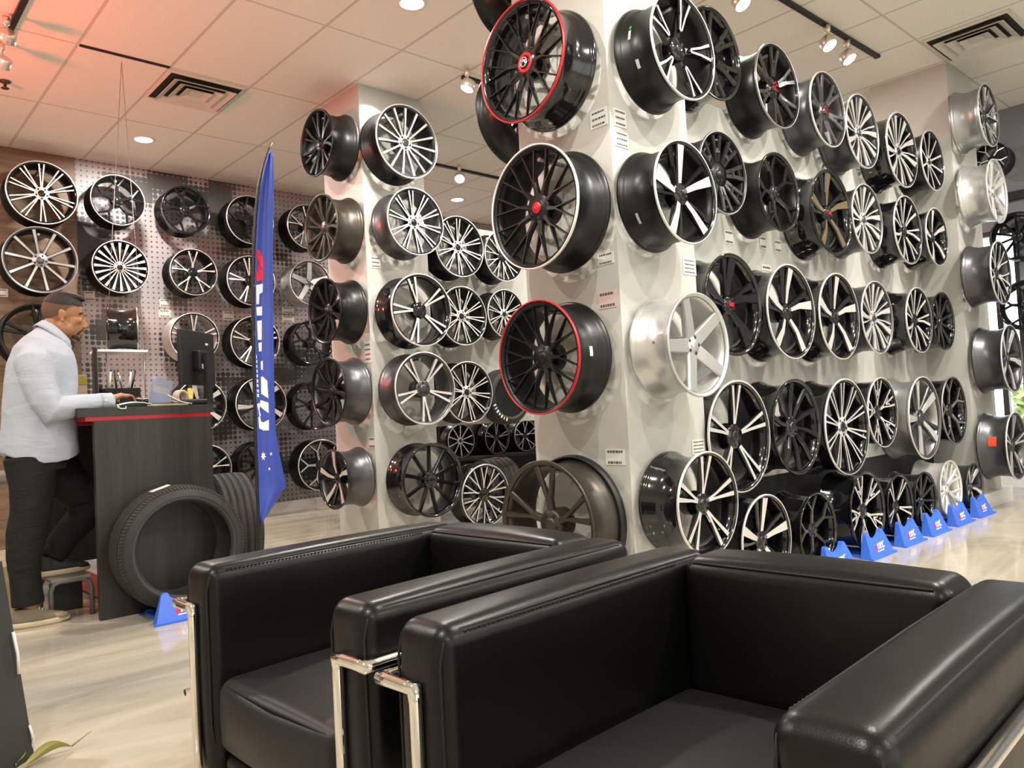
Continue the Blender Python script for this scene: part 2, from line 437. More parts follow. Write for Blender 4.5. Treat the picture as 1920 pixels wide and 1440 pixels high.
M_TRACK = mat('track_black', (0.015, 0.014, 0.013), 0.45)
M_HEAD = mat('brushed_nickel', (0.72, 0.66, 0.58), 0.32, 0.8)
def track(p0, p1, label):
    p0, p1 = Vector((*p0, H)), Vector((*p1, H)); c = (p0+p1)/2; d = p1-p0
    t = thing('light_track', label, 'light track', c, (0, 0, math.atan2(d.y, d.x)), 'black ceiling light tracks')
    MB().box((0, 0, -.012), (d.length, 0.036, 0.022)).build('rail', M_TRACK, t)
    MB().box((d.length/2, 0, -.012), (0.02, 0.042, 0.026)).build('end_cap', M_TRACK, t)
    MB().box((-d.length/2, 0, -.012), (0.02, 0.042, 0.026)).build('end_cap', M_TRACK, t)
def spot_head(x, y, aim, label, power=90, color=WARM, spot=85):
    t = thing('track_spotlight', label, 'spotlight', (x, y, H-.024), group='track spotlights')
    MB().lathe([(0, 0), (0.022, 0), (0.022, -.05), (0.012, -.055), (0.012, -.10), (0, -.10)], 14).build('stem', M_HEAD, t)
    c = Vector((0, 0, -.135)); d = (Vector(aim) - (Vector((x, y, H-.024))+c)).normalized()
    q = d.to_track_quat('-Z', 'Y').to_euler()
    MB().lathe([(0, 0.045), (0.045, 0.045), (0.054, 0.040), (0.057, -.022), (0.052, -.025), (0.048, 0.0), (0, 0.002)], 24).build('lamp_head', M_HEAD, t, c, q)
    b = MB(); b.disc((0, 0), 0.05, -.022, 24); b.build('lens', M_GLOW, t, c, q)
    p = Vector((x, y, H-.024)) + c + d*0.06
    lamp('track_lamp', 'SPOT', p, power, color, aim, 0.05, spot, 0.6)
track((4.4, 2.50), (6.4, 2.48), 'black ceiling light track running toward the right pillar')
track((3.93, 4.69), (6.9, 4.67), 'short black light track beside the top red-rimmed wheel')
track((4.05, 6.55), (7.4, 6.57), 'thin distant black light track right of the middle pillar')
track((1.04, -1.0), (1.04, 5.92), 'black light track in the top left corner of the picture')
def hp(x, y, dz=.15): 
    p = at(x, y, Z=H-dz); return p.x, p.y
SP = 140
for px_, aim, lb in (((1553, 80), (5.3, 0.6, 0.3), 'track spotlight left of the end pair on the right light track'),
                     ((1590, 106), (5.9, 0.6, 0.3), 'track spotlight at the end of the right light track'),
                     ((1390, 2), (4.4, 0.6, 0.3), 'track spotlight cut by the top edge above the five-split-spoke black wheel'),
                     ((877, 160), (2.6, 5.0, 0.4), 'track spotlight beside the uppermost red-rimmed black wheel'),
                     ((862, 332), (3.0, 4.2, 0.2), 'track spotlight on the distant track right of the middle pillar'),
                     ((12, 68), (1.0, 8.3, 1.2), 'upper of the two bright spotlights at the top left corner'),
                     ((3, 116), (0.2, 8.3, 1.0), 'lower of the two bright spotlights at the top left corner')):
    x, y = hp(*px_); spot_head(x, y, aim, lb, 40)
# spot lamps of the tracks over the seating corner (outside the picture), aimed at the display
for x, y, aim in ((2.0, 0.2, (3.0, 2.2, 1.5)), (3.2, 0.2, (3.2, 2.2, 1.2)), (4.2, 0.2, (4.2, 2.5, 1.4)), (5.2, 0.2, (5.2, 2.5, 1.2)), (6.3, 0.2, (6.2, 2.5, 1.4)), (7.4, 0.2, (7.2, 2.2, 1.4)),
                  (1.04, 1.4, (2.7, 2.4, 1.6)), (1.04, 2.6, (2.7, 2.5, 1.3)), (1.04, 3.8, (3.3, 5.4, 1.6)), (1.04, 4.8, (3.3, 5.6, 1.4)),
                  (3.4, 5.0, (3.6, 8.3, 1.4)), (4.3, 3.4, (4.3, 5.4, 1.5)), (3.2, 3.3, (3.7, 5.3, 1.5))):
    lamp('track_lamp', 'SPOT', (x, y, H-.2), SP, NEUT, aim, 0.02, 80, 0.7)
# red lamp of the counter corner, left of the picture
lamp('fill_lamp', 'AREA', (2.5, YF+.05, 1.6), 70, (0.93, 0.97, 1.0), (2.5, 3.0, 1.6), (8.0, 2.4))  # added fill light behind the camera, out of view
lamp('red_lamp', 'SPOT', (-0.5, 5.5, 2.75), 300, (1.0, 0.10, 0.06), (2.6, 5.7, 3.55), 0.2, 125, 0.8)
# ------------------------------------------------------------------ alloy wheels
# local frame of a wheel: axle along +Z (front), rim radius 0.27, back flange at z = -0.22
RB = 0.27
WM = dict(
    BG=mat('gloss_black', (0.006, 0.006, 0.007), 0.12, coat=0.6),
    BS=mat('satin_black', (0.006, 0.006, 0.006), 0.34, spec=0.4),
    GM=mat('gunmetal_paint', (0.10, 0.10, 0.105), 0.32, 0.7),
    GB=mat('bronze_graphite', (0.060, 0.052, 0.042), 0.36, 0.6),
    MA=mat('machined_alloy', (0.80, 0.78, 0.75), 0.30, 0.55),
    SV=mat('silver_paint', (0.62, 0.62, 0.61), 0.30, 0.7),
    LG=mat('light_grey_alloy', (0.36, 0.36, 0.36), 0.32, 0.7),
    HS=mat('hyper_silver', (0.84, 0.83, 0.80), 0.22, 0.6),
    RD=mat('red_rim_paint', (0.42, 0.012, 0.018), 0.3),
    GO=mat('smoked_gold', (0.40, 0.31, 0.17), 0.25, 0.8),
    HOLE=mat('bolt_hole_dark', (0.004, 0.004, 0.004), 0.7),
)
def pol(r, a): return Vector((r*math.cos(a), r*math.sin(a), 0))
def spoke_z(r):
    t = max(0, min(1, (r-0.05)/(0.252-0.05)))
    return -0.034 + 0.026*t**0.8
def strip(b, pts, dark=False, dz=0.0, depth=0.028):
    # pts: list of (r, angle, half width)
    P = [pol(r, a) for r, a, _ in pts]
    rings = []
    for i, p in enumerate(P):
        t = (P[min(i+1, len(P)-1)] - P[max(i-1, 0)]).normalized(); n = Vector((-t.y, t.x, 0))
        r, a, hw = pts[i]; z = spoke_z(r)+dz; bv = min(0.005, hw*.65); dp = depth if r < .15 else depth + (0.011-depth)*(r-.15)/.0965
        rings.append([b.bm.verts.new(p + n*o + Vector((0, 0, zz))) for o, zz in
                      ((-hw, z), (hw, z), (hw+bv, z-.008), (hw+bv*.6, z-dp), (-hw-bv*.6, z-dp), (-hw-bv, z-.008))])
    for a, c in zip(rings[:-1], rings[1:]):
        for k in range(6):
            j = (k+1) % 6
            f = b.bm.faces.new((a[k], a[j], c[j], c[k])); f.material_index = 0 if (k == 0 and not dark) else 1
    for r_, fl in ((rings[0], 1), (rings[-1], 0)):
        b.bm.faces.new(list(reversed(r_)) if fl else r_).material_index = 1
def mirror(pts): return [(r, -a, w) for r, a, w in pts]
def bar(r, a0, a1, w):   # short cross bar along the circumference
    return [(r, a0+(a1-a0)*k/3, w) for k in range(4)]
# style: sectors, list of (points with angle as a fraction of the sector, dark, dz), hub radius
def style(n, strips, mirrored=(), hub=0.062, bolts=5): return (n, strips, mirrored, hub, bolts)
R1 = 0.2465
STY = {
 'mesh10':  style(10, [], [([(.05, 0, .009), (.112, .0, .0055), (.128, .07, .0030), (R1, .25, .0026)], 0, 0)], 0.066),
 'frame5':  style(5, [([(.05, 0, .016), (.10, 0, .014), (R1, 0, .03)], 1, -.014), (bar(.098, -.05, .05, .006), 0, 0)], [([(.098, .055, .005), (.17, .085, .0055), (R1, .125, .0075)], 0, 0)]),
 'blade5':  style(5, [([(.05, 0, .013), (.12, -.015, .017), (R1, -.05, .027)], 0, 0), ([(.055, .26, .006), (.15, .24, .007), (R1, .21, .012)], 1, -.006)]),
 'star5':   style(5, [([(.045, 0, .033), (.10, 0, .031), (.17, 0, .029), (R1, 0, .027)], 0, 0)], hub=0.05),
 'twin5':   style(5, [], [([(.06, .055, .0065), (.13, .075, .007), (R1, .100, .0095)], 0, 0)]),
 'wide5':   style(5, [], [([(.045, .03, .008), (.11, .085, .007), (R1, .125, .012)], 0, 0)]),
 'split5':  style(5, [], [([(.05, .02, .010), (.11, .05, .006), (.17, .125, .006), (R1, .16, .010)], 0, 0)]),
 'fork5':   style(5, [([(.05, 0, .014), (.13, 0, .011)], 0, 0)], [([(.12, .0, .008), (.155, .03, .008), (R1, .22, .007)], 0, 0)]),
 'single10': style(10, [([(.05, 0, .0085), (.15, 0, .008), (R1, 0, .0105)], 0, 0)]),
 'single9': style(9, [([(.05, 0, .010), (.15, .04, .009), (R1, .1, .012)], 0, 0)]),
 'single15': style(15, [([(.05, 0, .0065), (.15, 0, .006), (R1, 0, .0085)], 0, 0)]),
 'twin10':  style(10, [], [([(.05, .11, .0050), (.14, .115, .0048), (R1, .125, .0058)], 0, 0)]),
 'fan20':   style(20, [([(.058, 0, .0038), (.15, 0, .0075), (R1, 0, .0135)], 0, 0)]),
 'vee10':   style(10, [], [([(.06, .0, .005), (.12, .06, .005), (R1, .22, .0065)], 0, 0)]),
 'turb5':   style(5, [([(.05, .02, .010), (.13, .0, .016), (R1, -.09, .026)], 0, 0), ([(.055, .20, .008), (.15, .19, .008), (R1, .155, .020)], 1, -.008)], hub=.05),
 'turb10':  style(10, [([(.05, .05, .006), (.14, .0, .010), (R1, -.14, .013)], 0, 0)]),
 'twist7':  style(7, [([(.05, .03, .007), (.14, 0, .009), (R1, -.12, .012)], 0, 0), ([(.05, .22, .005), (.14, .26, .006), (R1, .28, .009)], 0, -.003)]),
 'turb9':   style(9, [([(.05, .03, .007), (.13, .0, .012), (R1, -.12, .022)], 0, 0), ([(.055, .33, .004), (.15, .33, .005), (R1, .27, .007)], 0, -.003)]),
 'offroad6': style(6, [(bar(.165, -.16, .16, .008), 0, -.002)], [([(.07, .09, .013), (.15, .11, .010), (R1, .17, .012)], 0, 0)], hub=.075, bolts=6),
 'beadlock8': style(8, [(bar(.15, -.22, .22, .014), 0, 0), (bar(.215, -.18, .18, .006), 0, -.004)], [([(.08, .20, .012), (.15, .18, .011), (R1, .22, .013)], 0, 0)], hub=.09, bolts=6),
 'petal5':  style(5, [([(.05, 0, .012), (.12, 0, .008), (.17, 0, .006), (R1, 0, .012)], 0, 0)], [([(.05, .1, .008), (.12, .17, .006), (.19, .28, .006), (R1, .33, .009)], 0, 0)]),
 'tri5':    style(5, [([(.14, 0, .005), (R1, 0, .008)], 0, 0)], [([(.05, .02, .009), (.10, .07, .006), (.17, .19, .006), (R1, .22, .009)], 0, 0), ([(.13, .02, .005), (.175, .10, .005), (.18, .17, .005)], 0, 0)]),
}
CACHE = {}
def spokes_mesh(key):
    if key in CACHE: return CACHE[key]
    n, st, mi, hub, bolts = STY[key]; b = MB(); pitch = 2*PI/n
    for k in range(n):
        a0 = k*pitch + PI/2
        for pts, dark, dz in st: strip(b, [(r, a0+a*pitch, w) for r, a, w in pts], bool(dark), dz)
        for pts, dark, dz in mi:
            strip(b, [(r, a0+a*pitch, w) for r, a, w in pts], bool(dark), dz)
            strip(b, [(r, a0+a*pitch, w) for r, a, w in mirror(pts)], bool(dark), dz)
    zt = spoke_z(.05)
    b.lathe([(0.0, zt+.001), (hub-.006, zt+.001), (hub, zt-.006), (hub+.004, zt-.05), (hub+.002, -.13), (0.0, -.13)], 40, mi=1)
    for f in b.bm.faces:
        if n > 8 and n != 10 or key == 'twin10' or key in ('star5', 'single10'):
            if all(abs(v.co.z-(zt+.001)) < 1e-5 for v in f.verts): f.material_index = 0
    for k in range(bolts):
        a = 2*PI*k/bolts + PI/2 + PI/bolts
        b.disc((0.043*math.cos(a), 0.043*math.sin(a)), 0.0085, zt+.0018, 12, 2)
    me = b.mesh('spokes_'+key)
    for q in (WM['MA'], WM['BG'], WM['HOLE']): me.materials.append(q)
    CACHE[key] = me; return me
def simple_mesh(key, fn, nm=1):
    if key in CACHE: return CACHE[key]
    b = MB(); fn(b); me = b.mesh(key)
    for _ in range(nm): me.materials.append(WM['BG'])
    CACHE[key] = me; return me
def barrel_mesh():
    return simple_mesh('wheel_barrel', lambda b: b.lathe([(.2665, -.004), (.2665, -.014), (.254, -.021), (.246, -.04), (.240, -.07), (.2385, -.152), (.2455, -.157), (.247, -.178), (.253, -.182), (.2545, -.190), (.262, -.199),
        (.27, -.209), (.27, -.219), (.258, -.22), (.240, -.196), (.237, -.165), (.231, -.148), (.231, -.075), (.238, -.04), (.249, -.012)], 64, closed_prof=True))
def lip_mesh():
    def f(b):
        b.lathe([(.2615, -.0005), (.2635, .0005), (.2695, -.001), (.27, -.010), (.262, -.0145)], 72, closed_prof=False)
        b.lathe([(.262, -.0145), (.247, -.016), (.251, -.006), (.2615, -.0005)], 72, 1)
    return simple_mesh('wheel_lip', f, 2)
def thin_lip_mesh():
    return simple_mesh('wheel_thin_lip', lambda b: b.lathe([(.262, -.010), (.2635, .0015), (.2695, .0005), (.2705, -.009), (.266, -.0115)], 72, closed_prof=True))
def cap_mesh():
    return simple_mesh('wheel_cap', lambda b: b.lathe([(0, -.024), (.018, -.0245), (.027, -.028), (.030, -.034), (.030, -.05)], 28))
def peg_mesh():
    return simple_mesh('wheel_peg', lambda b: b.tube([(0, 0.20, -.02-.1), (0, 0.20, -.30)], 0.011, 10))
def slot(o, i, m_):
    o.material_slots[i].link = 'OBJECT'; o.material_slots[i].material = m_
ROT = {'-Y': (PI/2, 0, 0), '-X': (PI/2, 0, -PI/2), '+Y': (PI/2, 0, PI)}
def wheel(c, R, face, sty, mats, label, group, spin=0.0, width=0.22, wall_gap=None, extra=None, thin=False, capm=None):
    """mats: barrel, spoke face, spoke sides, lip"""
    bm_, sf, ss, lp = [WM[k] for k in mats.split()]
    s = R/RB
    t = thing('alloy_wheel', label, 'wheel', c, ROT[face], group)
    t.scale = (s, s, width/0.22)
    o = link('barrel', barrel_mesh(), t); slot(o, 0, bm_)
    o = link('spokes', spokes_mesh(sty), t, rot=(0, 0, math.radians(spin))); slot(o, 0, sf); slot(o, 1, ss)
    o = link('rim_lip', thin_lip_mesh() if thin else lip_mesh(), t); slot(o, 0, lp)
    if not thin: slot(o, 1, ss)
    if thin:
        o = link('rim_flange', lip_mesh(), t); slot(o, 0, ss); slot(o, 1, ss); o.scale = (.985, .985, 1); o.location = (0, 0, -.004)
    o = link('center_cap', cap_mesh(), t); slot(o, 0, WM[capm] if capm else ss)
    if wall_gap is not None:
        L = (wall_gap)/(width/0.22)
        key = 'peg%.3f' % L
        me = simple_mesh(key, lambda b: b.tube([(0, 0.218, -.06), (0, 0.218, -L)], 0.010, 10))
        o = link('mounting_peg', me, t); slot(o, 0, WM['LG'])
    if extra: extra(t)
    return t
def patch(t, ang, z, wa, wz, m_, name='sticker', label=None, r=0.242, n=6):
    # a paper sticker following the barrel; ang in degrees, wa = width along the circumference
    b = MB(); ad = wa/r
    rows = []
    for k in range(n+1):
        a = math.radians(ang) - ad/2 + ad*k/n
        rows.append((b.bm.verts.new((r*math.cos(a), r*math.sin(a), z-wz/2)), b.bm.verts.new((r*math.cos(a), r*math.sin(a), z+wz/2))))
    for p, q in zip(rows[:-1], rows[1:]): b.bm.faces.new((p[0], q[0], q[1], p[1]))
    o = b.build(name, m_, t)
    if label: o['label'] = label
    return o
M_STK = mat('sticker_grey', (0.42, 0.44, 0.42), 0.5); M_STKW = mat('sticker_white', (0.7, 0.7, 0.68), 0.5)
M_GREEN = mat('green_dot', (0.02, 0.25, 0.06), 0.5); M_ORANGE = mat('orange_sticker', (0.75, 0.08, 0.03), 0.5)
M_REDCAP = mat('red_cap', (0.45, 0.01, 0.02), 0.3); M_SILCAP = mat('silver_badge', (0.7, 0.7, 0.7), 0.2, 0.9)
PLANES = {  # facing, axis, disc plane, wall plane, width
 'W': ('-Y', 1, 7.98, YB, 0.24), 'WW': ('-Y', 1, 7.98, YB-.012, 0.24), 'C2L': ('-X', 0, 3.03, C2[0], 0.24), 'C2R': ('-Y', 1, 4.98, C2[1], 0.24), 'M': ('-Y', 1, 5.2, MW, 0.22), 'M5': ('-Y', 1, 4.95, MW, 0.20),
 'C1L': ('-X', 0, 2.46, C1[0], 0.215), 'C1R': ('-Y', 1, 1.99, C1[1], 0.215), 'D': ('-Y', 1, 2.25, DW, 0.22), 'D4': ('-Y', 1, 2.20, DW, 0.24),
 'F': ('-Y', 1, 2.13, None, 0.22), 'C3': ('-Y', 1, 1.93, C3[1], 0.22), 'E': ('-X', 0, XR-.27, XR, 0.22), 'MF': ('-Y', 1, 5.2, None, .2),
}
def place(plane, px, hh, sty, mats, label, group, spin=0, **kw):
    face, ax, val, wall, wd = PLANES[plane]
    p = at(px[0], px[1], X=val) if ax == 0 else at(px[0], px[1], Y=val)
    R = hh*depth(p)/FPX
    if plane in ('F', 'MF'): p.z = R + 0.016
    gap = None if wall is None else abs(wall-val) - 0.002
    return wheel(p, R, face, sty, mats, label, group, spin, wd, gap, **kw)

M_RUB0 = mat('rubber_band', (0.008, 0.008, 0.008), 0.5)
G1 = 'wheels on the left face of the near pillar'; 
def emblem(t):
    b = MB(); b.lathe([(.030, -.028), (.044, -.029), (.046, -.036), (.030, -.04)], 32, closed_prof=True)
    b.build('cap_ring', M_REDCAP, t)['label'] = 'red hub ring'
    b = MB()
    b.tube([pol(.020, 2*PI*k/24)+Vector((0, 0, -.022)) for k in range(25)], 0.0035, 6)
    b.tube([(-.015, -.013, -.021), (0, .012, -.021), (.015, -.013, -.021)], 0.004, 6)
    b.tube([(-.018, .004, -.021), (.018, .004, -.021)], 0.004, 6)
    b.build('badge', M_SILCAP, t)
place('C1L', (975, 114), 114, 'mesh10', 'BG BG BG RD', 'gloss black mesh wheel with red rim, topmost on the near pillar\'s left face', G1, 12, extra=emblem, thin=True)
def redcap(t):
    b = MB(); b.lathe([(0, -.0235), (.024, -.0235), (.026, -.027)], 24); b.build('badge', M_REDCAP, t)['label'] = 'dark red cap disc'
place('C1L', (998, 388), 117, 'mesh10', 'BS BS BS MA', 'satin black mesh wheel with thin silver rim, second down on the near pillar\'s left face', G1, 5, extra=redcap, thin=True)
place('C1L', (1007, 670), 108, 'mesh10', 'BS BS BS RD', 'satin black mesh wheel with red rim, third down on the near pillar\'s left face', G1, 14, thin=True,
      extra=lambda t: (patch(t, 2, -.11, .045, .02, M_STKW),))
place('C1L', (1022, 985), 122, 'split5', 'GB GB GB GB', 'bronze graphite five-split-spoke wheel behind the chair, lowest on the near pillar\'s left face', G1, 0,
      extra=lambda t: MB().lathe([(.268, -.176), (.276, -.182), (.279, -.212), (.272, -.221), (.262, -.219)], 64, closed_prof=True).build('rear_band', M_RUB0, t))
for z, lb in ((3.28, 'black wheel partly hidden on the near pillar\'s rear face, at the top picture edge'),
              (2.60, 'black wheel partly hidden behind the top red-rimmed wheel, on the near pillar\'s rear face')):
    wheel(Vector((C1[0]+.19, C1[1]+C1[2]+.235, z)), 0.27, '+Y', 'single10', 'BS BS BS BS', lb, 'wheels on the rear face of the near pillar', 0, 0.215, 0.233)

G2 = 'wheels on the right face of the near pillar'
place('C1R', (1284, 86), 101, 'frame5', 'BS MA BG MA', 'black wheel with five silver-edged split spokes, topmost on the near pillar\'s right face', G2, -10,
      extra=lambda t: (patch(t, 168, -.15, .05, .022, M_STK), patch(t, 205, -.12, .045, .018, M_STK), patch(t, 158, -.15, .018, .018, M_GREEN, 'dot_sticker')))
place('C1R', (1289, 360), 98.5, 'blade5', 'BS MA BG MA', 'black wheel with five broad polished spokes, second down on the near pillar\'s right face', G2, 8,
      extra=lambda t: (patch(t, 212, -.15, .06, .02, M_STK),))
place('C1R', (1313, 646), 99, 'star5', 'SV SV SV SV', 'all silver five-spoke wheel, third down on the near pillar\'s right face', G2, 20,
      extra=lambda t: (patch(t, 176, -.10, .012, .012, M_GREEN, 'dot_sticker'),))
place('C1R', (1331, 945), 99, 'wide5', 'BG MA BG MA', 'gloss black wheel with ten slim polished spokes, lowest on the near pillar\'s right face', G2, -2)

G3 = 'wheels on the left face of the middle pillar'
for px_, hh, st, ms, lb, sp in (
  ((592, 268), 62.5, 'twist7', 'BS BS BS BS', 'satin black thin-spoke wheel at the top of the middle pillar\'s left face', 0),
  ((600, 427), 63, 'twist7', 'GB GB GB GB', 'bronze grey thin-spoke wheel, second down on the middle pillar\'s left face', 10),
  ((607, 583), 62, 'turb10', 'BS BS BS BS', 'satin black turbine wheel, third down on the middle pillar\'s left face', 0),
  ((614, 735), 65, 'turb10', 'GM BS BS BS', 'dark wheel with grey barrel, fourth down on the middle pillar\'s left face', 12),
  ((624, 899), 57, 'turb5', 'GM MA BG BG', 'dark wheel with a few polished spokes, lowest on the middle pillar\'s left face', 5)):
    place('C2L', px_, hh, st, ms, lb, G3, sp)
G4 = 'wheels on the right face of the middle pillar'
for px_, hh, st, ms, lb, sp in (
  ((765, 265), 70, 'single15', 'BS MA GM MA', 'silver wheel with fifteen straight spokes, topmost on the middle pillar\'s right face', 0),
  ((781, 415), 64, 'twin10', 'GM MA BG MA', 'silver ten-twin-spoke wheel, second down on the middle pillar\'s right face', 8),
  ((792, 581), 69, 'twin5', 'BG MA BG MA', 'gloss black wheel with five polished twin spokes, third down on the middle pillar', 18),
  ((799, 728), 69, 'twin5', 'GM MA GM MA', 'grey-barrelled wheel with five polished twin spokes, fourth down on the middle pillar', 36),
  ((814, 900), 70, 'single10', 'BG BG BG BG', 'gloss black ten-spoke wheel, lowest on the middle pillar\'s right face', 5)):
    place('C2R', px_, hh, st, ms, lb, G4, sp)

G5 = 'wheels between the two pillars'
for px_, hh, st, ms, lb, sp in (
  ((863, 462), 58, 'twin10', 'BS MA BG MA', 'polished ten-twin-spoke wheel, upper one just right of the middle pillar', 0),
  ((946, 480), 48, 'vee10', 'BS MA BG MA', 'silver-faced wheel half hidden behind the thin-silver-rimmed mesh wheel', 4),
  ((870, 592), 56, 'twin10', 'BS MA BG MA', 'polished ten-twin-spoke wheel, second down just right of the middle pillar', 12),
  ((950, 588), 46, 'twin10', 'BS MA BG MA', 'small polished wheel half hidden behind the lower red-rimmed wheel', 5),
  ((880, 735), 58, 'twin10', 'BS MA BG MA', 'black wheel with silver-edged twin spokes, lowest just right of the middle pillar', 9)):
    place('M', px_, hh, st, ms, lb, G5, sp)
place('MF', (912, 930), 58, 'vee10', 'BG MA BG MA', 'silver-and-black wheel standing on the floor right of the middle pillar', G5, 0)

G6 = 'wheels hung on the long display wall'
ROWS = (('top', 'D'), ('second', 'D'), ('third', 'D'), ('fourth', 'D4'))
DISP = [
 [((1342, 100), 88, 'offroad6', 'BG BG BG BG', 'gloss black multi-spoke', 10), ((1460, 161), 80, 'offroad6', 'BS BG BG LG', 'black off-road', 0), ((1554, 205), 71, 'offroad6', 'GM GM GM MA', 'grey off-road', 18),
  ((1619, 246), 70, 'turb9', 'GM HS GM HS', 'silver turbine', 0), ((1693, 281), 71, 'turb9', 'BG HS BG HS', 'black-barrelled polished', 20), ((1750, 301), 57, 'single10', 'BS MA BG MA', 'dark thin-spoke', 3)],
 [((1358, 324), 79, 'beadlock8', 'BS BS BS LG', 'black chunky-spoke', 10), ((1463, 360), 75, 'fork5', 'BS BG BG BG', 'gloss black split-spoke', 20), ((1562, 398), 81, 'turb5', 'BG GO BG BG', 'gloss black five-blade', 8),
  ((1628, 410), 66, 'turb9', 'GM HS GM HS', 'polished petal-spoke', 4), ((1704, 431), 65, 'twist7', 'BG HS BG HS', 'polished twisted-spoke', 6), ((1758, 444), 55, 'turb5', 'BG MA BG MA', 'black and polished', 15)],
 [((1378, 571), 97, 'turb5', 'BG BG BG BG', 'all black five-blade', 0), ((1486, 584), 90, 'turb5', 'BG MA BG MA', 'black five-blade polished', 0), ((1576, 593), 82, 'turb5', 'BG MA BG MA', 'black five-blade silver-edged', 4),
  ((1647, 595), 69, 'turb9', 'GM HS GM HS', 'silver petal-spoke', 10), ((1725, 600), 62, 'twist7', 'BG MA BG MA', 'polished thin-bladed', 12), ((1771, 602), 55, 'single10', 'BG BG BG BG', 'gloss black narrow-spoke', 0)],
 [((1390, 818), 106, 'twin5', 'BG MA BG MA', 'large polished twin-spoke', 0), ((1497, 800), 90, 'turb10', 'BG BG BG BG', 'gloss black turbine', 8), ((1591, 800), 91, 'twin10', 'BG MA BG MA', 'polished many-spoke', 4),
  ((1657, 773), 66, 'tri5', 'BG MA BG MA', 'silver-edged petal', 10), ((1736, 783), 78, 'blade5', 'LG HS GM HS', 'silver broad-spoke', 20), ((1791, 769), 64, 'fork5', 'BG LG BG LG', 'dark grey fork-spoke', 12)],
]
ORD = ('first', 'second', 'third', 'fourth', 'fifth', 'last')
for (rname, pl), row in zip(ROWS, DISP):
    for i, (px_, hh, st, ms, look, sp) in enumerate(row):
        lb = '%s wheel, %s from the near pillar in the %s display row' % (look, ORD[i], rname)
        if i == 5: lb = '%s wheel by the right pillar, last of the %s display row' % (look, rname)
        ex = None
        if rname == 'top' and i in (1, 2):
            def ex(t):
                b = MB(); b.tube([(-.03, .012, -.021), (0, .03, -.021), (.03, .012, -.021)], .004, 6); b.tube([(-.03, -.02, -.021), (.03, -.02, -.021)], .004, 6); b.tube([(-.022, -.02, -.021), (.02, .02, -.021)], .004, 6)
                b.build('badge', M_REDCAP, t)['label'] = 'red hub badge'
        if rname == 'second' and i == 2:
            def ex(t):
                b = MB(); b.box((0, 0, -.022), (.03, .02, .006)); b.build('badge', M_REDCAP, t)
        if rname == 'third' and i == 0:
            def ex(t):
                b = MB(); b.box((0, .004, -.022), (.045, .02, .006)); b.build('badge', M_REDCAP, t)
        place(pl, px_, hh, st, ms, lb, G6, sp, extra=ex)

G7 = 'wheels on the floor along the long display'
for i, (px_, hh, st, ms, look) in enumerate((
  ((1440, 1005), 88, 'blade5', 'BG MA BG MA', 'black and polished blade-spoke'), ((1535, 972), 72, 'fork5', 'BG BG BG BG', 'gloss black fork-spoke'), ((1630, 967), 74, 'tri5', 'BG MA BG BG', 'black wheel with silver branching spokes,'),
  ((1690, 945), 60, 'twin5', 'BG MA BG BG', 'black wheel with silver twin spokes,'), ((1737, 927), 54, 'single10', 'BG BG BG BS', 'black thin-spoke'), ((1785, 915), 56, 'petal5', 'HS HS HS HS', 'chrome silver'), ((1828, 890), 45, 'turb5', 'GM HS GM GM', 'grey and silver'))):
    look = look if 'wheel' in look else look + ' wheel,'
    place('F', px_, hh, st, ms, '%s %s along the floor row from the near pillar' % (look, ('first', 'second', 'third', 'fourth', 'fifth', 'sixth', 'seventh')[i]), G7, i*13 % 40)

G8 = 'wheels on the right face of the right pillar'
for i, (px_, hh, st, ms, look) in enumerate((
  ((1855, 216), 59, 'tri5', 'LG HS GM HS', 'grey-barrelled bright-faced wheel'), ((1871, 358), 60.5, 'blade5', 'SV HS SV HS', 'bright all silver wheel'), ((1878, 511), 60, 'petal5', 'GM MA BG MA', 'dark-barrelled polished wheel'),
  ((1899, 672), 64, 'turb5', 'GM MA GM MA', 'gunmetal-barrelled wheel'), ((1908, 836), 64, 'twin5', 'GM MA GM MA', 'grey wheel with an orange barrel sticker'))):
    place('C3', px_, hh, st, ms, '%s, %s on the right pillar\'s right face' % (look, ('topmost', 'second down', 'third down', 'fourth down', 'lowest')[i]), G8, i*17,
          extra=(lambda t: patch(t, 168, -.11, .075, .06, M_ORANGE, label='orange square sticker')) if i == 4 else None)
G9 = 'black wheels on the far end wall'
place('E', (1857, 297), 30, 'fork5', 'BG MA BG BG', 'black wheel with silver fork spokes high on the far grey wall', G9, 30)
place('E', (1905, 442), 45, 'single10', 'BG BG BG BG', 'gloss black wheel at the right picture edge above the window', G9, 0)
place('E', (1925, 572), 48, 'fork5', 'BG BG BG BG', 'gloss black wheel at the right picture edge beside the window', G9, 10)

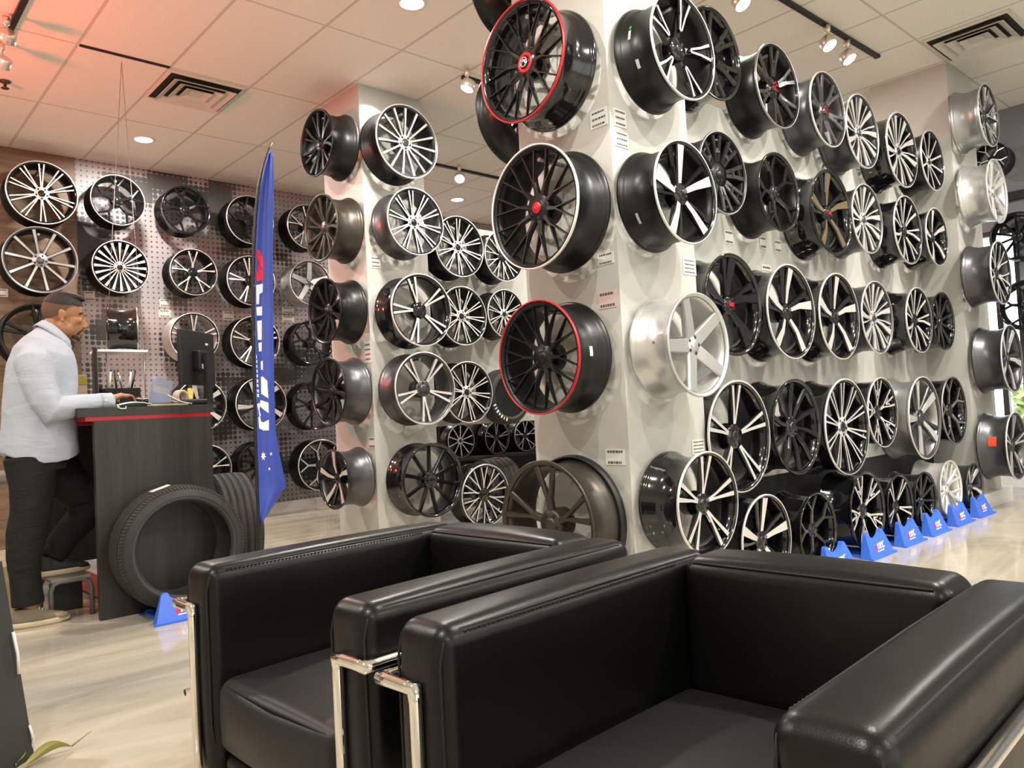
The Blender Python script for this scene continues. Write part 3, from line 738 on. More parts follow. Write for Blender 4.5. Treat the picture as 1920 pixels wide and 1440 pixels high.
G10 = 'wheels on the dotted back wall'; G11 = 'wheels on the wood panelled wall'
for pl, px_, hh, st, ms, lb, sp in (
  ('WW', (80, 361), 60, 'twin10', 'BS MA BG MA', 'silver ten-twin-spoke wheel, upper on the wood wall panel', 0),
  ('WW', (77, 487), 63, 'single10', 'BS LG GM LG', 'grey ten-spoke wheel on the wood wall panel, above the man\'s head', 10),
  ('WW', (72, 630), 62, 'twin5', 'BS BS BS BS', 'black wheel on the wood wall, partly behind the man\'s head', 0),
  ('W', (222, 375), 48, 'fork5', 'BS BG BG MA', 'black fork-spoke wheel with bright rim, top left of the dotted wall', 0),
  ('W', (227, 500), 50, 'fan20', 'BS MA BG MA', 'silver-and-black fan-spoke wheel on the dotted wall, above the hanging shelf', 0),
  ('W', (350, 393), 45, 'fork5', 'BG BG BG BG', 'gloss black wheel, second from the left in the dotted wall\'s top row', 12),
  ('W', (364, 510), 44, 'split5', 'BS MA BG MA', 'five-split-spoke silver wheel on the dotted wall, above the monitor', 0),
  ('W', (470, 412), 46, 'fork5', 'BS BG BG MA', 'black wheel behind the banner\'s upper part, top row of the dotted wall', 20),
  ('W', (472, 526), 47, 'twin5', 'BS MA BG MA', 'silver-edged wheel behind the banner\'s red emblem', 10),
  ('W', (366, 632), 46, 'twin5', 'SV MA BG MA', 'silver-barrelled twin-spoke wheel directly behind the monitor', 0),
  ('W', (480, 640), 48, 'twin5', 'BS MA BG MA', 'silver-edged wheel behind the banner\'s white letters', 0),
  ('W', (378, 760), 48, 'blade5', 'BS MA BG MA', 'polished wide-spoke wheel behind the counter\'s right end', 20),
  ('W', (491, 757), 50, 'turb5', 'BS MA BG MA', 'polished five-spoke wheel behind the banner\'s lower letters', 30),
  ('W', (390, 880), 46, 'split5', 'BS MA BG MA', 'polished wheel low on the dotted wall, mostly hidden by the counter', 0),
  ('W', (490, 872), 44, 'single10', 'BS BS BS BS', 'dull black wheel behind the banner\'s white star', 0),
  ('W', (578, 425), 42, 'split5', 'BS MA BG MA', 'silver-rimmed wheel behind the middle pillar\'s bronze wheel', 0),
  ('W', (583, 530), 42, 'star5', 'SV SV GM SV', 'silver five-spoke wheel between the banner and the middle pillar', 0),
  ('W', (587, 642), 42, 'fork5', 'BG BG BG BG', 'gloss black wheel, middle row between the banner and the middle pillar', 5),
  ('W', (594, 760), 46, 'split5', 'BG BG BG BG', 'gloss black wheel, fourth row between the banner and the middle pillar', 10),
  ('W', (604, 872), 48, 'fork5', 'BS MA BG MA', 'black wheel with silver fork spokes, lowest beside the middle pillar', 15)):
    place(pl, px_, hh, st, ms, lb, G11 if pl == 'WW' else G10, sp)

# ------------------------------------------------------------------ tyres
M_RUB = mat('tyre_rubber', (0.035, 0.033, 0.030), 0.62, spec=0.35)
M_RUBD = mat('tyre_inside', (0.012, 0.012, 0.012), 0.7, spec=0.3)
def tyre_mesh(key, R, r, W, lugs=110):
    if key in CACHE: return CACHE[key]
    b = MB()
    out = [(r, -.012), (r+.012, -.002), (r+.03, 0.006), (R-.055, .004), (R-.022, -.012), (R-.006, -.03)]
    groove = []
    nG = 4; z0, z1 = -.03, -W+.03
    for k in range(nG):
        za = z0+(z1-z0)*(k+.78)/(nG+.6); zb = za - .009
        groove += [(R-.001+.002*math.sin(k), za), (R-.009, za-.001), (R-.009, zb+.001), (R-.001, zb)]
    back = [(R-.006, -W+.03), (R-.022, -W+.012), (R-.055, -W-.004), (r+.03, -W-.006), (r+.012, -W+.002), (r, -W+.012)]
    inner = [(r+.004, -W+.02), (R-.03, -W+.03), (R-.02, -W/2), (R-.03, -.03), (r+.004, -.02)]
    b.lathe(out+groove+back+inner, 96, closed_prof=True)
    # shoulder sipes
    for k in range(lugs):
        a = 2*PI*k/lugs
        for z, dz in ((-.022, 1), (-W+.022, -1)):
            M = Matrix.Rotation(a, 4, 'Z') @ Matrix.Translation((R-.0125, 0, z)) @ Matrix.Rotation(0.35*dz, 4, 'X') @ Matrix.Rotation(-.62*dz, 4, 'Y')
            b.box((0, 0, 0), (.006, .009, .026), 0, M)
    me = b.mesh('tyre'); me.materials.append(M_RUB); CACHE[key] = me; return me
def tyre(c, rot, label, R=.36, r=.268, W=.24, scale=1.0, group=None, key=None):
    t = thing('car_tyre', label, 'tyre', c, rot, group); t.scale = (scale,)*3
    link('tread', tyre_mesh(key or 't%.2f%.2f%.2f' % (R, r, W), R, r, W), t)
    b = MB(); b.lathe([(r+.016, .0005), (r+.020, .0035), (r+.024, .0015)], 80); b.build('bead_line', mat('tyre_rib', (0.07, 0.065, 0.06), 0.5), t)
    return t
TG = 'tyres leaning on the counter'
pc = at(333, 1030, Y=4.33)
t1 = tyre((pc.x+.055, 4.355, 0.355), (PI/2, 0, 0), 'black tyre standing in a blue cradle against the counter\'s end panel', R=.338, r=.25, group=TG)
b = MB(); b.box((0, 0, 0), (.10, .004, .05)); b.build('paper_label', M_STKW, t1, (-.095, .327, -.10), (0, 0, .28))
t2 = tyre((2.12, 4.93, 0.352), (PI/2, 0, PI/2-.12), 'black tyre with its tread toward the chair, right of the counter', R=.35, W=.25, group=TG)
# ------------------------------------------------------------------ low tyre rack seen between the pillars
rk = thing('tyre_rack', 'low black shelf of tyres seen between the two pillars', 'rack', (6.2, 6.9, 0))
for x in (-1.25, 1.25):
    for y in (-.25, .25): MB().box((x, y, .45), (.05, .05, .9)).build('upright', M_BLACK, rk)
MB().box((0, .26, .5), (2.6, .02, .95)).build('back_panel', M_BLACK, rk)
for z in (.1, .5): MB().box((0, 0, z), (2.6, .55, .03)).build('shelf', M_BLACK, rk)
RG = 'tyres and wheels on the low rack between the pillars'
for x, zz_, lb in ((840, .5, 'dark tyre on the upper rack shelf, nearest the middle pillar'), (908, .5, 'dark tyre in the middle of the upper rack shelf between the pillars'), (970, .5, 'dark tyre on the upper rack shelf, next to the near pillar'),
                   (868, .1, 'dark tyre on the lower rack shelf behind the silver-and-black floor wheel'), (935, .1, 'dark tyre on the lower rack shelf, next to the near pillar')):
    tyre((at(x, 830, Y=6.95).x, 6.93, zz_+.016+(.215 if zz_ > .3 else .175)), (PI/2, 0, 0), lb, R=.33, r=.22, W=.24, scale=.65 if zz_ > .3 else .53, group=RG)
p = at(870, 832, Y=6.7)
for px_, st, lb in ((870, 'single10', 'small silver multi-spoke wheel on the low rack beside the middle pillar'), (938, 'twin5', 'small dark silver-edged wheel in the middle of the low rack'), (992, 'split5', 'small silver wheel on the low rack beside the near pillar')):
    q = at(px_, 832, Y=6.72); wheel(Vector((q.x, 6.76, .515+.186)), .185, '-Y', st, 'BS MA BG MA' if px_ != 938 else 'BG LG BG LG', lb, RG, 0, .15)
TPC = at(925, 905, Y=5.85)
tp = tyre(TPC + Vector((.2, 0, 0)), (PI/2, 0, PI/2-.05), 'wide tyre with a red label lying behind the silver-and-black floor wheel', R=.30, r=.2, W=.44, scale=.8, group='tyres between the pillars')
st_ = thing('tyre_post', 'black support post under the red-labelled tyre between the pillars', 'post', (TPC.x, 5.85, 0))
MB().lathe([(0, 0), (.13, 0), (.13, .02), (.03, .03), (.03, TPC.z-.265), (.12, TPC.z-.255), (.12, TPC.z-.243), (0, TPC.z-.243)], 24).build('post', M_BLACK, st_)
b = MB(); b.box((0, 0, 0), (.07, .004, .07)); b.build('red_label', M_ORANGE, tp, (-.02, .3035, -.20), (0, 0, 0))
q = at(967, 742, Y=5.2)
tw = tyre((q.x, 5.26, q.z), (PI/2, 0, 0), 'white-lettered tyre mounted on the wall behind the lower red-rimmed wheel', R=.34, r=.25, W=.235, scale=.75, group='tyres between the pillars')
for k, (wd, hh_) in enumerate(((.02, .04), (.012, .04), (.025, .04), (.018, .03), (.022, .04), (.012, .035), (.02, .04))):
    a = math.radians(200+k*8.5)
    M = Matrix.Rotation(a, 4, 'Z') @ Matrix.Translation((.295, 0, .0055))
    MB().box((0, 0, 0), (hh_, wd, .002), 0, M).build('letter', M_STKW, tw)
b = MB(); b.lathe([(.255, -.03), (.20, -.045), (.06, -.05), (0, -.045)], 40); b.build('black_rim', WM['BS'], tw)

# ------------------------------------------------------------------ blue wheel stands
M_BLUE = mat('blue_plastic', (0.055, 0.16, 0.72), 0.38, spec=0.5)
M_LOGOW = mat('print_white', (0.8, 0.8, 0.82), 0.5); M_LOGOR = mat('print_red', (0.75, 0.02, 0.04), 0.5)
def stand(x, y, label, rot=0.0, rear=True):
    t = thing('wheel_stand', label, 'wheel stand', (x, y, 0), (0, 0, rot), 'blue plastic wheel stands')
    def outline(w0, w1, h, dip):
        wi = w1 - .034
        top = [(w1+.004, h-.012), (w1-.006, h-.002), (w1-.018, h)] + [(wi*math.cos(PI*k/14), h - .004 - dip*math.sin(PI*k/14)) for k in range(15)] + [(-w1+.018, h), (-w1+.006, h-.002), (-w1-.004, h-.012)]
        return [(-w0, 0), (w0, 0)] + top
    b = MB()
    o1 = outline(.165, .118, .150, .045); n = len(o1)
    f0 = [b.bm.verts.new((px_, -.02 - .0*pz, pz)) for px_, pz in o1]            # front face leans back
    for v in f0: v.co.y = -.075 + v.co.z*.34
    f1 = [b.bm.verts.new((px_*.97, -.004, pz)) for px_, pz in o1]
    for i in range(n):
        j = (i+1) % n
        b.bm.faces.new((f0[i], f0[j], f1[j], f1[i]))
    b.bm.faces.new(f0); b.bm.faces.new(list(reversed(f1)))
    b.box((0, -.079, .006), (.35, .02, .012))
    b.build('front_cradle', M_BLUE, t)
    b = MB(); b.box((0, .12, .0065), (.24, .25, .013)); b.build('base_plate', M_BLUE, t)
    if not rear: o2 = None
    b = MB(); o2 = outline(.15, .11, .10, .03) if rear else outline(.15, .11, .02, .004)
    M = Matrix(((1, 0, 0, 0), (0, 0, -1, .262), (0, 1, 0, 0), (0, 0, 0, 1)))
    b.prism(o2, -.02, .0, M); b.build('rear_cradle', M_BLUE, t)
    # printed mark: red flash and three slanted white letters with an underline
    F = lambda poly, b_, h=.0012: b_.bm.faces.new([b_.bm.verts.new((px_, -.075 + pz*.34 - h, pz)) for px_, pz in poly])
    b = MB(); F([(-.062, .040), (-.040, .044), (-.036, .064), (-.046, .074), (-.058, .066)], b); b.build('red_mark', M_LOGOR, t)
    b = MB()
    F([(-.036, .046), (-.026, .046), (-.018, .068), (.000, .069), (.002, .078), (-.026, .077)], b)
    F([(-.016, .046), (-.006, .046), (.006, .066), (-.004, .066)], b)
    F([(.004, .046), (.016, .046), (.022, .068), (.036, .07), (.038, .080), (.006, .079), (.003, .070), (.011, .069)], b)
    F([(.028, .046), (.058, .047), (.062, .056), (.044, .056), (.050, .072), (.070, .080), (.072, .086), (.044, .080), (.036, .070)], b)
    F([(-.052, .032), (.040, .033), (.042, .039), (-.050, .038)], b)
    b.build('white_mark', M_LOGOW, t)
    return t
names = ('nearest the chairs, mostly hidden by the chair back', 'largest fully visible one under the silver branching-spoke wheel', 'under the silver twin-spoke floor wheel', 'under the black thin-spoke floor wheel', 'under the chrome silver floor wheel', 'last of the row by the right pillar')
def fx(px_, py_): return at(px_, py_, Z=0).x
for i, x in enumerate((4.31, 4.83, 5.32, 5.78, 6.26, 6.74)):
    stand(x, 2.115, 'blue wheel stand, ' + names[i])
stand(1.475, 4.30, 'blue wheel stand cradling the tyre by the counter', 0, False)
# ------------------------------------------------------------------ leather armchairs with chrome tube frames
def leather(nm, c, ro):
    mt = mat(nm, c, ro, spec=0.36); nt, N, L, B = nodes_of(mt)
    tc = N.new('ShaderNodeTexCoord')
    n1 = N.new('ShaderNodeTexNoise'); n1.inputs['Scale'].default_value = 6; n1.inputs['Detail'].default_value = 3; L.new(tc.outputs['Object'], n1.inputs['Vector'])
    n2 = N.new('ShaderNodeTexVoronoi'); n2.inputs['Scale'].default_value = 420; L.new(tc.outputs['Object'], n2.inputs['Vector'])
    b1 = N.new('ShaderNodeBump'); b1.inputs['Strength'].default_value = 0.16; b1.inputs['Distance'].default_value = 0.02; L.new(n1.outputs['Fac'], b1.inputs['Height'])
    b2 = N.new('ShaderNodeBump'); b2.inputs['Strength'].default_value = 0.10; b2.inputs['Distance'].default_value = 0.001; L.new(n2.outputs['Distance'], b2.inputs['Height']); L.new(b1.outputs[0], b2.inputs['Normal'])
    L.new(b2.outputs[0], B.inputs['Normal'])
    return mt
M_LEA = leather('black_leather', (0.0045, 0.0045, 0.0043), 0.33); M_LEAS = leather('sheen_black_leather', (0.016, 0.016, 0.0165), 0.44); M_SEAM = mat('black_thread', (0.006, 0.006, 0.006), 0.6)  # seat leather is paler: its grey sheen is put into the colour
def seam(b, pts, r=.0028): b.tube(pts, r, 6)
def stitches(b, p0, p1, n, ln=.010):
    p0, p1 = Vector(p0), Vector(p1); d = (p1-p0).normalized(); q = d.to_track_quat('X', 'Z').to_matrix().to_4x4()
    for k in range(n):
        c = p0.lerp(p1, (k+.5)/n)
        M = Matrix.Translation(c) @ q @ Matrix.Rotation(.5, 4, 'Z')
        b.box((0, 0, 0), (ln, .0032, .003), 0, M)
def armchair(loc, rz, label):
    # local: seat faces -X, front plane at x = 0, left arm (far from the camera) at +Y
    t = thing('club_armchair', label, 'armchair', loc, (0, 0, rz), 'black leather armchairs')
    Wd, Dp, Ht, A = .782, .795, .672, .130
    for sg, nm in ((1, 'armrest'), (-1, 'armrest')):
        yc = sg*(Wd/2-A/2)
        b = MB(); b.rbox((Dp/2-.01, yc, (.17+Ht)/2), (Dp-.02, A, Ht-.17), .034, 8, .006)
        a = b.build(nm, M_LEA, t)
        s = MB(); z = Ht-.013
        for e in (1, -1):
            y = yc + e*(A/2-.012)
            seam(s, [(.020, y, .20), (.004, y, .30), (.003, y, Ht-.06), (.012, y, z-.012), (.045, y, z+.003), (Dp*.5, y, z+.006), (Dp-.06, y, z+.003)])
        s.build('piping', M_SEAM, a)
        s = MB(); y = yc - sg*(A/2-.004)
        stitches(s, (.05, y+.003*sg, Ht-.0135), (Dp-.15, y+.003*sg, Ht-.0135), 58)
        s.build('stitching', M_SEAM, a)
    b = MB(); b.rbox((Dp-.075, 0, (.17+Ht)/2+.002), (.15, Wd-2*A-.004, Ht-.17), .034, 8, .010)
    bk = b.build('backrest', M_LEA, t)
    s = MB(); seam(s, [(Dp-.142, y, Ht-.012+.004) for y in (-Wd/2+A+.03, -.1, .1, Wd/2-A-.03)]); s.build('piping', M_SEAM, bk)
    b = MB(); b.rbox((.325, 0, .33), (.63, Wd-2*A-.012, .17), .030, 8, .026)
    c = b.build('seat_cushion', M_LEAS, t)
    s = MB(); h = Wd/2-A-.02
    seam(s, [(.60, -h, .402), (.04, -h, .402), (.018, -h+.02, .402), (.004, 0, .410), (.018, h-.02, .402), (.04, h, .402), (.60, h, .402)]); s.build('piping', M_SEAM, c)
    b = MB(); b.rbox((.335, 0, .195), (.63, Wd-2*A-.012, .09), .02, 6, .004); b.build('lower_cushion', M_LEA, t)
    # tube frame
    r = .0108; zt, zl, xf = .575, .355, -.014
    fr = MB()
    for sg in (1, -1):
        yi = sg*(Wd/2-A-.002); yo = sg*(Wd/2+.014)
        yp = yi+sg*.058
        fr.tube([(xf, yp, 0.0), (xf, yp, zt-.02), (xf, yp, zt), (xf, yp+sg*.02, zt), (xf, yo-sg*.02, zt), (xf, yo, zt), (xf+.02, yo, zt), (Dp, yo, zt), (Dp+.02, yo, zt), (Dp+.02, yo, zt-.02), (Dp+.02, yo, 0)],
                [r, r, r*1.25, r*1.05, r*1.05, r*1.25, r*1.05, r, r*1.25, r, r], 12)
        fr.tube([(xf+.01, yo, zl), (Dp+.02, yo, zl)], r*.75, 10)
        fr.tube([(xf+.01, yo, zl), (xf+.01, yi, zl-.0)], r*.75, 10) if False else None
    for z in (zt, .16): fr.tube([(Dp+.02, -Wd/2-.014, z), (Dp+.02, Wd/2+.014, z)], r, 12)
    fr.tube([(xf, -Wd/2+A+.02, .155), (xf, Wd/2-A-.02, .155)], r*.8, 10)
    for sg in (1, -1): fr.tube([(xf, sg*(Wd/2-A-.002+.02), .155), (Dp+.02, sg*(Wd/2-A-.002+.02), .155)], r*.8, 10)
    fr.build('tube_frame', M_CHROME, t)
    return t
ca = armchair((.700, 1.588, 0), math.radians(2.5), 'black leather armchair further from the camera, in front of the tyre')
cb = armchair((.724, .710, 0), math.radians(2.5), 'nearest black leather armchair, filling the lower right')

# ------------------------------------------------------------------ service counter
M_DKW = wood_mat('dark_laminate', (0.020, 0.018, 0.015), (0.034, 0.030, 0.025), (12, 12, .6), 0.42)
M_REDP = mat('red_laminate', (0.42, 0.012, 0.02), 0.3)
ct = thing('service_counter', 'tall dark wood service counter with a red stripe under its top', 'counter', (1.15, 4.61, 0))
Lc = 2.0
b = MB(); b.box((.315, .02, .5325), (.63, .04, 1.065)); b.build('end_panel', M_DKW, ct)
b = MB(); b.box((.315, Lc-.02, .5325), (.63, .04, 1.065)); b.build('end_panel', M_DKW, ct)
b = MB(); b.box((.61, Lc/2, .5325), (.04, Lc-.08, 1.065)); b.build('front_panel', M_DKW, ct)
b = MB(); b.box((.295, Lc/2, 1.0775), (.67, Lc-.01, .023)); b.build('red_stripe', M_REDP, ct)
b = MB(); b.box((.285, Lc/2, 1.1135), (.72, Lc, .049)); b.build('worktop', M_DKW, ct)
b = MB(); b.box((.36, .62, .16), (.44, 1.0, .02)); b.build('low_shelf', M_WHITEPL, ct)
b = MB(); b.box((.14, .62, .085), (.02, 1.0, .13)); b.build('red_plinth', M_REDP, ct)
ZT = 1.138
def desk(px_, py_, Y): return at(px_, py_, Y=Y)
# boots on the low shelf
M_BOOT = mat('tan_suede', (0.30, 0.22, 0.13), 0.8)
def boot(x, y, rz, label):
    t = thing('work_boot', label, 'boot', (x, y, .17), (0, 0, rz), 'tan boots under the counter')
    b = MB(); b.rings([[(-.09+.02*k*0, 0, 0)]*0 or [(cx+rx*math.cos(2*PI*i/14), ry*math.sin(2*PI*i/14), z) for i in range(14)] for cx, rx, ry, z in ((.02, .13, .045, 0.012), (.02, .125, .046, .04), (-.01, .09, .045, .07), (-.05, .055, .042, .11), (-.055, .05, .04, .16))])
    b.build('upper', M_BOOT, t)
    b = MB(); b.rings([[(.02+.135*math.cos(2*PI*i/16), .05*math.sin(2*PI*i/16), z) for i in range(16)] for z in (0, .014)]); b.build('sole', M_WHITEPL, t)
boot(1.36, 4.86, .5, 'tan boot on the white shelf under the counter, nearer the end panel')
boot(1.36, 5.02, .4, 'tan boot on the white shelf under the counter, nearer the footrest')

# monitor seen from behind
M_SCR = mat('black_plastic', (0.010, 0.010, 0.011), 0.45); M_PORT = mat('port_white', (0.6, 0.6, 0.58), 0.5)
p0 = Vector((1.672, 4.79, 0)); d = Vector((.76, .65, 0)).normalized(); nrm = Vector((d.y, -d.x, 0))
mo = thing('monitor', 'black computer monitor on the counter, seen from behind', 'monitor', p0 + d*.20, (0, 0, math.atan2(d.y, d.x)))
b = MB(); M = Matrix.Rotation(-.07, 4, 'X')
b.rbox((0, 0, 1.435), (.40, .028, .34), .008, 4); b.build('panel', M_SCR, mo)
b = MB(); b.box((0, .0155, 1.44), (.36, .002, .31)); b.build('screen', mat('screen_glass', (0.02, 0.025, 0.03), 0.1), mo)
b = MB(); b.rbox((-.01, -.035, 1.42), (.12, .05, .12), .01, 4); b.build('rear_housing', M_SCR, mo)
b = MB(); b.box((-.01, -.075, 1.30), (.055, .03, .32)); b.box((-.03, -.04, 1.149), (.17, .15, .018)); b.box((-.01, -.062, 1.42), (.05, .03, .05)); b.build('stand', M_SCR, mo)
b = MB(); b.box((-.04, -.0625, 1.38), (.018, .004, .03)); b.box((.10, -.0155, 1.53), (.03, .003, .012)); b.build('port_label', M_PORT, mo)
# second monitor at the far end, edge-on
q = at(178, 700, Y=5.75)
m2 = thing('monitor', 'grey-backed monitor at the far end of the counter, seen nearly edge-on', 'monitor', (q.x, 5.75, 0), (0, 0, 1.35))
b = MB(); b.rbox((0, 0, 1.40), (.46, .02, .32), .006, 4); b.build('panel', M_SCR, m2)
b = MB(); b.box((0, -.0115, 1.40), (.44, .003, .30)); b.build('rear_cover', mat('grey_plastic', (.20, .23, .25), .4), m2)
b = MB(); b.box((0, -.03, 1.23), (.05, .02, .18)); b.box((0, -.03, ZT+.008), (.20, .14, .016)); b.build('stand', M_SCR, m2)
# keyboard under the hand
kb = thing('keyboard', 'black keyboard under the man\'s right hand', 'keyboard', (1.44, 4.92, ZT), (0, 0, PI/2-.25))
b = MB(); b.rbox((0, 0, .009), (.40, .13, .016), .006, 3); b.build('case', M_SCR, kb)
b = MB()
for r_ in range(4):
    for c_ in range(13): b.box((-.18+c_*.03, -.045+r_*.03, .0185), (.024, .024, .005))
b.build('keys', mat('key_grey', (.05, .05, .052), .5), kb)
# pale blue face mask hanging over the front edge of the worktop
q = at(252, 757, Y=4.64)
fm = thing('face_mask', 'pale blue face mask lying at the counter edge by the hand', 'face mask', (q.x, 4.66, ZT+.002), (0, 0, .05))
b = MB()
b.rings([[(x, y, .004+.020*math.cos(x*16)*math.cos(y*18)+.004*math.sin(y*130)) for y in [-.045+.09*k/12 for k in range(13)]] for x in [-.085+.17*k/16 for k in range(17)]], False, False)
b.build('pleated_sheet', mat('mask_blue', (.52, .72, .76), .8), fm)
b = MB(); b.tube([(-.082, -.03, .004), (-.10, -.052, -.004), (-.085, -.062, -.012), (-.06, -.058, -.012), (-.055, -.045, 0)], .0028, 6); b.build('ear_loop', M_WHITEPL, fm)
b = MB(); b.tube([(.082, -.03, .004), (.105, -.02, .004), (.105, .02, .004), (.082, .03, .004)], .0025, 6); b.build('ear_loop', M_WHITEPL, fm)
# cream notebook edge
q = at(315, 751, Y=4.68)
nb = thing('notebook', 'cream notebook lying along the counter edge under the monitor', 'notebook', (q.x, 4.71, ZT), (0, 0, .03))
b = MB(); b.box((0, 0, .007), (.20, .14, .012)); b.build('pages', mat('cream_paper', (.66, .58, .36), .7), nb)
b = MB(); b.box((0, 0, .0145), (.205, .145, .003)); b.build('cover', M_SCR, nb)
# brochure holder with leaning blue-grey sheets
q = at(300, 750, Y=4.88)
br = thing('brochure_holder', 'clear holder with blue-grey sheets beside the monitor', 'document holder', (q.x+.01, 4.90, ZT), (0, 0, .10))
Ms = Matrix.Translation((0, .03, .002)) @ Matrix.Rotation(-.35, 4, 'X') @ Matrix.Rotation(.32, 4, 'Y')
b = MB(); b.box((0, 0, .10), (.125, .003, .19), 0, Ms); b.build('sheet', mat('sheet_blue_grey', (.30, .34, .44), .5), br)
b = MB(); b.box((.0, -.012, .045), (.125, .003, .08), 0, Ms); b.build('front_sheet', mat('sheet_blue', (.27, .32, .46), .5), br)
b = MB(); b.box((0, -.006, .098), (.10, .001, .07), 0, Matrix.Translation((0, 0, .07)) @ Ms @ Matrix.Translation((0, 0, -.07)) if False else Ms); b.build('printed_panel', mat('sheet_grey', (.38, .40, .42), .5), br)
b = MB(); b.box((0, .04, .006), (.14, .12, .010)); b.build('base', M_SCR, br)
# tape roll + sticky notes + pen + small things
q = at(332, 745, Y=4.80)
tpz = thing('tape_roll', 'beige tape roll standing at the foot of the monitor', 'tape', (q.x+.02, 4.80, ZT+.048), (PI/2, 0, .5))
b = MB(); b.lathe([(.030, -.02), (.048, -.02), (.048, .02), (.030, .02)], 28, closed_prof=True); b.build('roll', mat('kraft_beige', (.42, .35, .27), .5), tpz)
q = at(357, 752, Y=4.78)
sn = thing('note_block', 'yellow sticky notes propped at the monitor stand', 'sticky notes', (q.x, 4.78, ZT))
b = MB(); b.box((0, .03, .06), (.034, .012, .11), 0, Matrix.Rotation(-.2, 4, 'X') @ Matrix.Rotation(.2, 4, 'Y')); b.build('notes', mat('note_yellow', (.70, .62, .12), .6), sn)
ph = thing('desk_phone', 'black cordless phone with a silver cable by the monitor stand', 'phone', (1.71, 4.685, ZT), (0, 0, .1))
b = MB(); b.rbox((0, 0, .018), (.16, .05, .034), .012, 4); b.build('handset', M_SCR, ph)
b = MB(); b.tube([(-.08, .0, .01), (-.13, .02, .03), (-.16, -.02, .06), (-.10, -.05, .02), (-.04, -.06, .006)], .003, 6); b.build('cable', M_WHITEPL, ph)
# organiser, pens, cup, bag at the far half of the counter
q = at(225, 745, Y=5.55)
og = thing('pen_organiser', 'black mesh pen organiser on the counter behind the hand', 'organiser', (q.x, 5.55, ZT), (0, 0, .1))
b = MB(); b.box((0, 0, .075), (.22, .12, .15)); b.build('box', M_SCR, og)
pn = [(-.06, .0, .05), (.02, .02, -.12), (.055, -.01, .10), (.08, .02, .16), (-.02, 0, -.05)]
for k, (x, y, tl) in enumerate(pn):
    pe = thing('pen', ('white pen leaning left', 'silver pen leaning right', 'white pen upright', 'black pen leaning far right', 'black pen upright')[k] + ' in the black organiser', 'pen', (q.x+x, 5.55+y, ZT+.152), (0, tl*1.5, 0), 'pens in the organiser')
    b = MB(); b.tube([(0, 0, 0), (0, 0, .11)], .006, 8); b.build('barrel', (M_WHITEPL, M_CHROME, M_WHITEPL, M_SCR, M_SCR)[k], pe)
    b = MB(); b.tube([(0, 0, .11), (0, 0, .125)], [.005, .003], 8); b.build('tip', M_SCR, pe)
q = at(213, 735, Y=5.3)
cp = thing('paper_cup', 'white cup on the counter behind the keyboard', 'cup', (q.x, 5.3, ZT))
b = MB(); b.lathe([(0, .001), (.028, .001), (.036, .095), (.038, .096), (.034, .094), (.027, .004), (0, .004)], 24); b.build('cup_body', M_WHITEPL, cp)
b = MB(); b.lathe([(.0285, .03), (.0345, .075), (.0335, .075)], 24); b.build('sleeve', mat('kraft_beige', (.42, .35, .27), .5), cp)
q = at(150, 750, Y=6.1)
bg = thing('paper_folder', 'beige folder with a green-yellow band behind the man\'s chest', 'folder', (q.x-.02, 6.1, ZT))
b = MB(); b.box((0, 0, .14), (.13, .03, .28)); b.build('folder', mat('kraft_pale', (.48, .44, .34), .6), bg)
b = MB(); b.box((0, -.017, .24), (.131, .003, .06)); b.build('band', mat('olive_band', (.36, .36, .06), .6), bg)
cr = thing('cable_tangle', 'tangle of black and chrome cables on the counter beside the keyboard', 'cables', (1.60, 5.16, ZT))
b = MB(); rnd = random.Random(3)
for k in range(7): b.tube([(rnd.uniform(-.1, .1), rnd.uniform(-.1, .1), .01+.05*rnd.random()) for _ in range(6)], .005, 6)
b.build('black_cables', M_SCR, cr)
b = MB()
for k in range(3): b.tube([(rnd.uniform(-.1, .1), rnd.uniform(-.1, .1), .02+.06*rnd.random()) for _ in range(5)], .004, 6)
b.build('chrome_parts', M_CHROME, cr)

# hanging clear display shelf with a small rim
hs = thing('hanging_shelf', 'clear shelf hung on two wires from the ceiling beside the man\'s face', 'shelf', (1.72, 5.95, 0))
q0 = at(176, 657, Y=5.95); q1 = at(268, 663, Y=5.95); zz = (q0.z+q1.z)/2
b = MB(); b.box(((q0.x+q1.x)/2-1.72, 0, zz), (q1.x-q0.x, .22, .016)); b.build('shelf_plate', mat('frosted_edge', (.75, .78, .74), .15, alpha=1), hs)
b = MB()
for px_ in (199, 270):
    e = at(px_, 660, Y=5.95); b.tube([(1.75-1.72, .0, H), (e.x-1.72, 0, zz)], .0022, 6)
for px_ in (199, 270):
    e = at(px_, 660, Y=5.95); b.tube([(e.x-1.72, 0, zz), (e.x-1.72, 0, ZT+.10)], .004, 6)
b.build('wire', mat('steel_wire', (.5, .5, .48), .3, .8), hs)
q = at(232, 618, Y=5.95)
wheel(Vector((q.x+.095, 5.95, zz+.008+.158)), .158, '-X', 'single10', 'BG LG BG LG', 'small black barrel-side rim standing on the hanging clear shelf', 'display rims', 0, .20).rotation_euler = (PI/2, 0, PI/2-.25)

# step stool used as a footrest
sq = at(128, 1120, Y=4.92)
ss = thing('step_stool', 'low grey tube step stool under the man\'s raised foot', 'step stool', (sq.x, 4.97, 0))
M_GT = mat('grey_tube', (.14, .135, .13), .45, .3)
for y in (-.13, .13):
    b = MB(); b.tube([(-.10, y, 0.0), (-.10, y, .16), (-.085, y, .195), (-.05, y, .205), (.05, y, .205), (.09, y, .185), (.10, y, .15), (.10, y, 0)], .014, 10); b.build('tube_leg', M_GT, ss)
b = MB(); b.rbox((0, 0, .213), (.20, .28, .02), .006, 3); b.build('step', mat('step_pad', (.22, .20, .17), .6), ss)
b = MB(); b.box((0, .0, .10), (.16, .02, .16)); b.build('brace_panel', M_BLACK, ss)
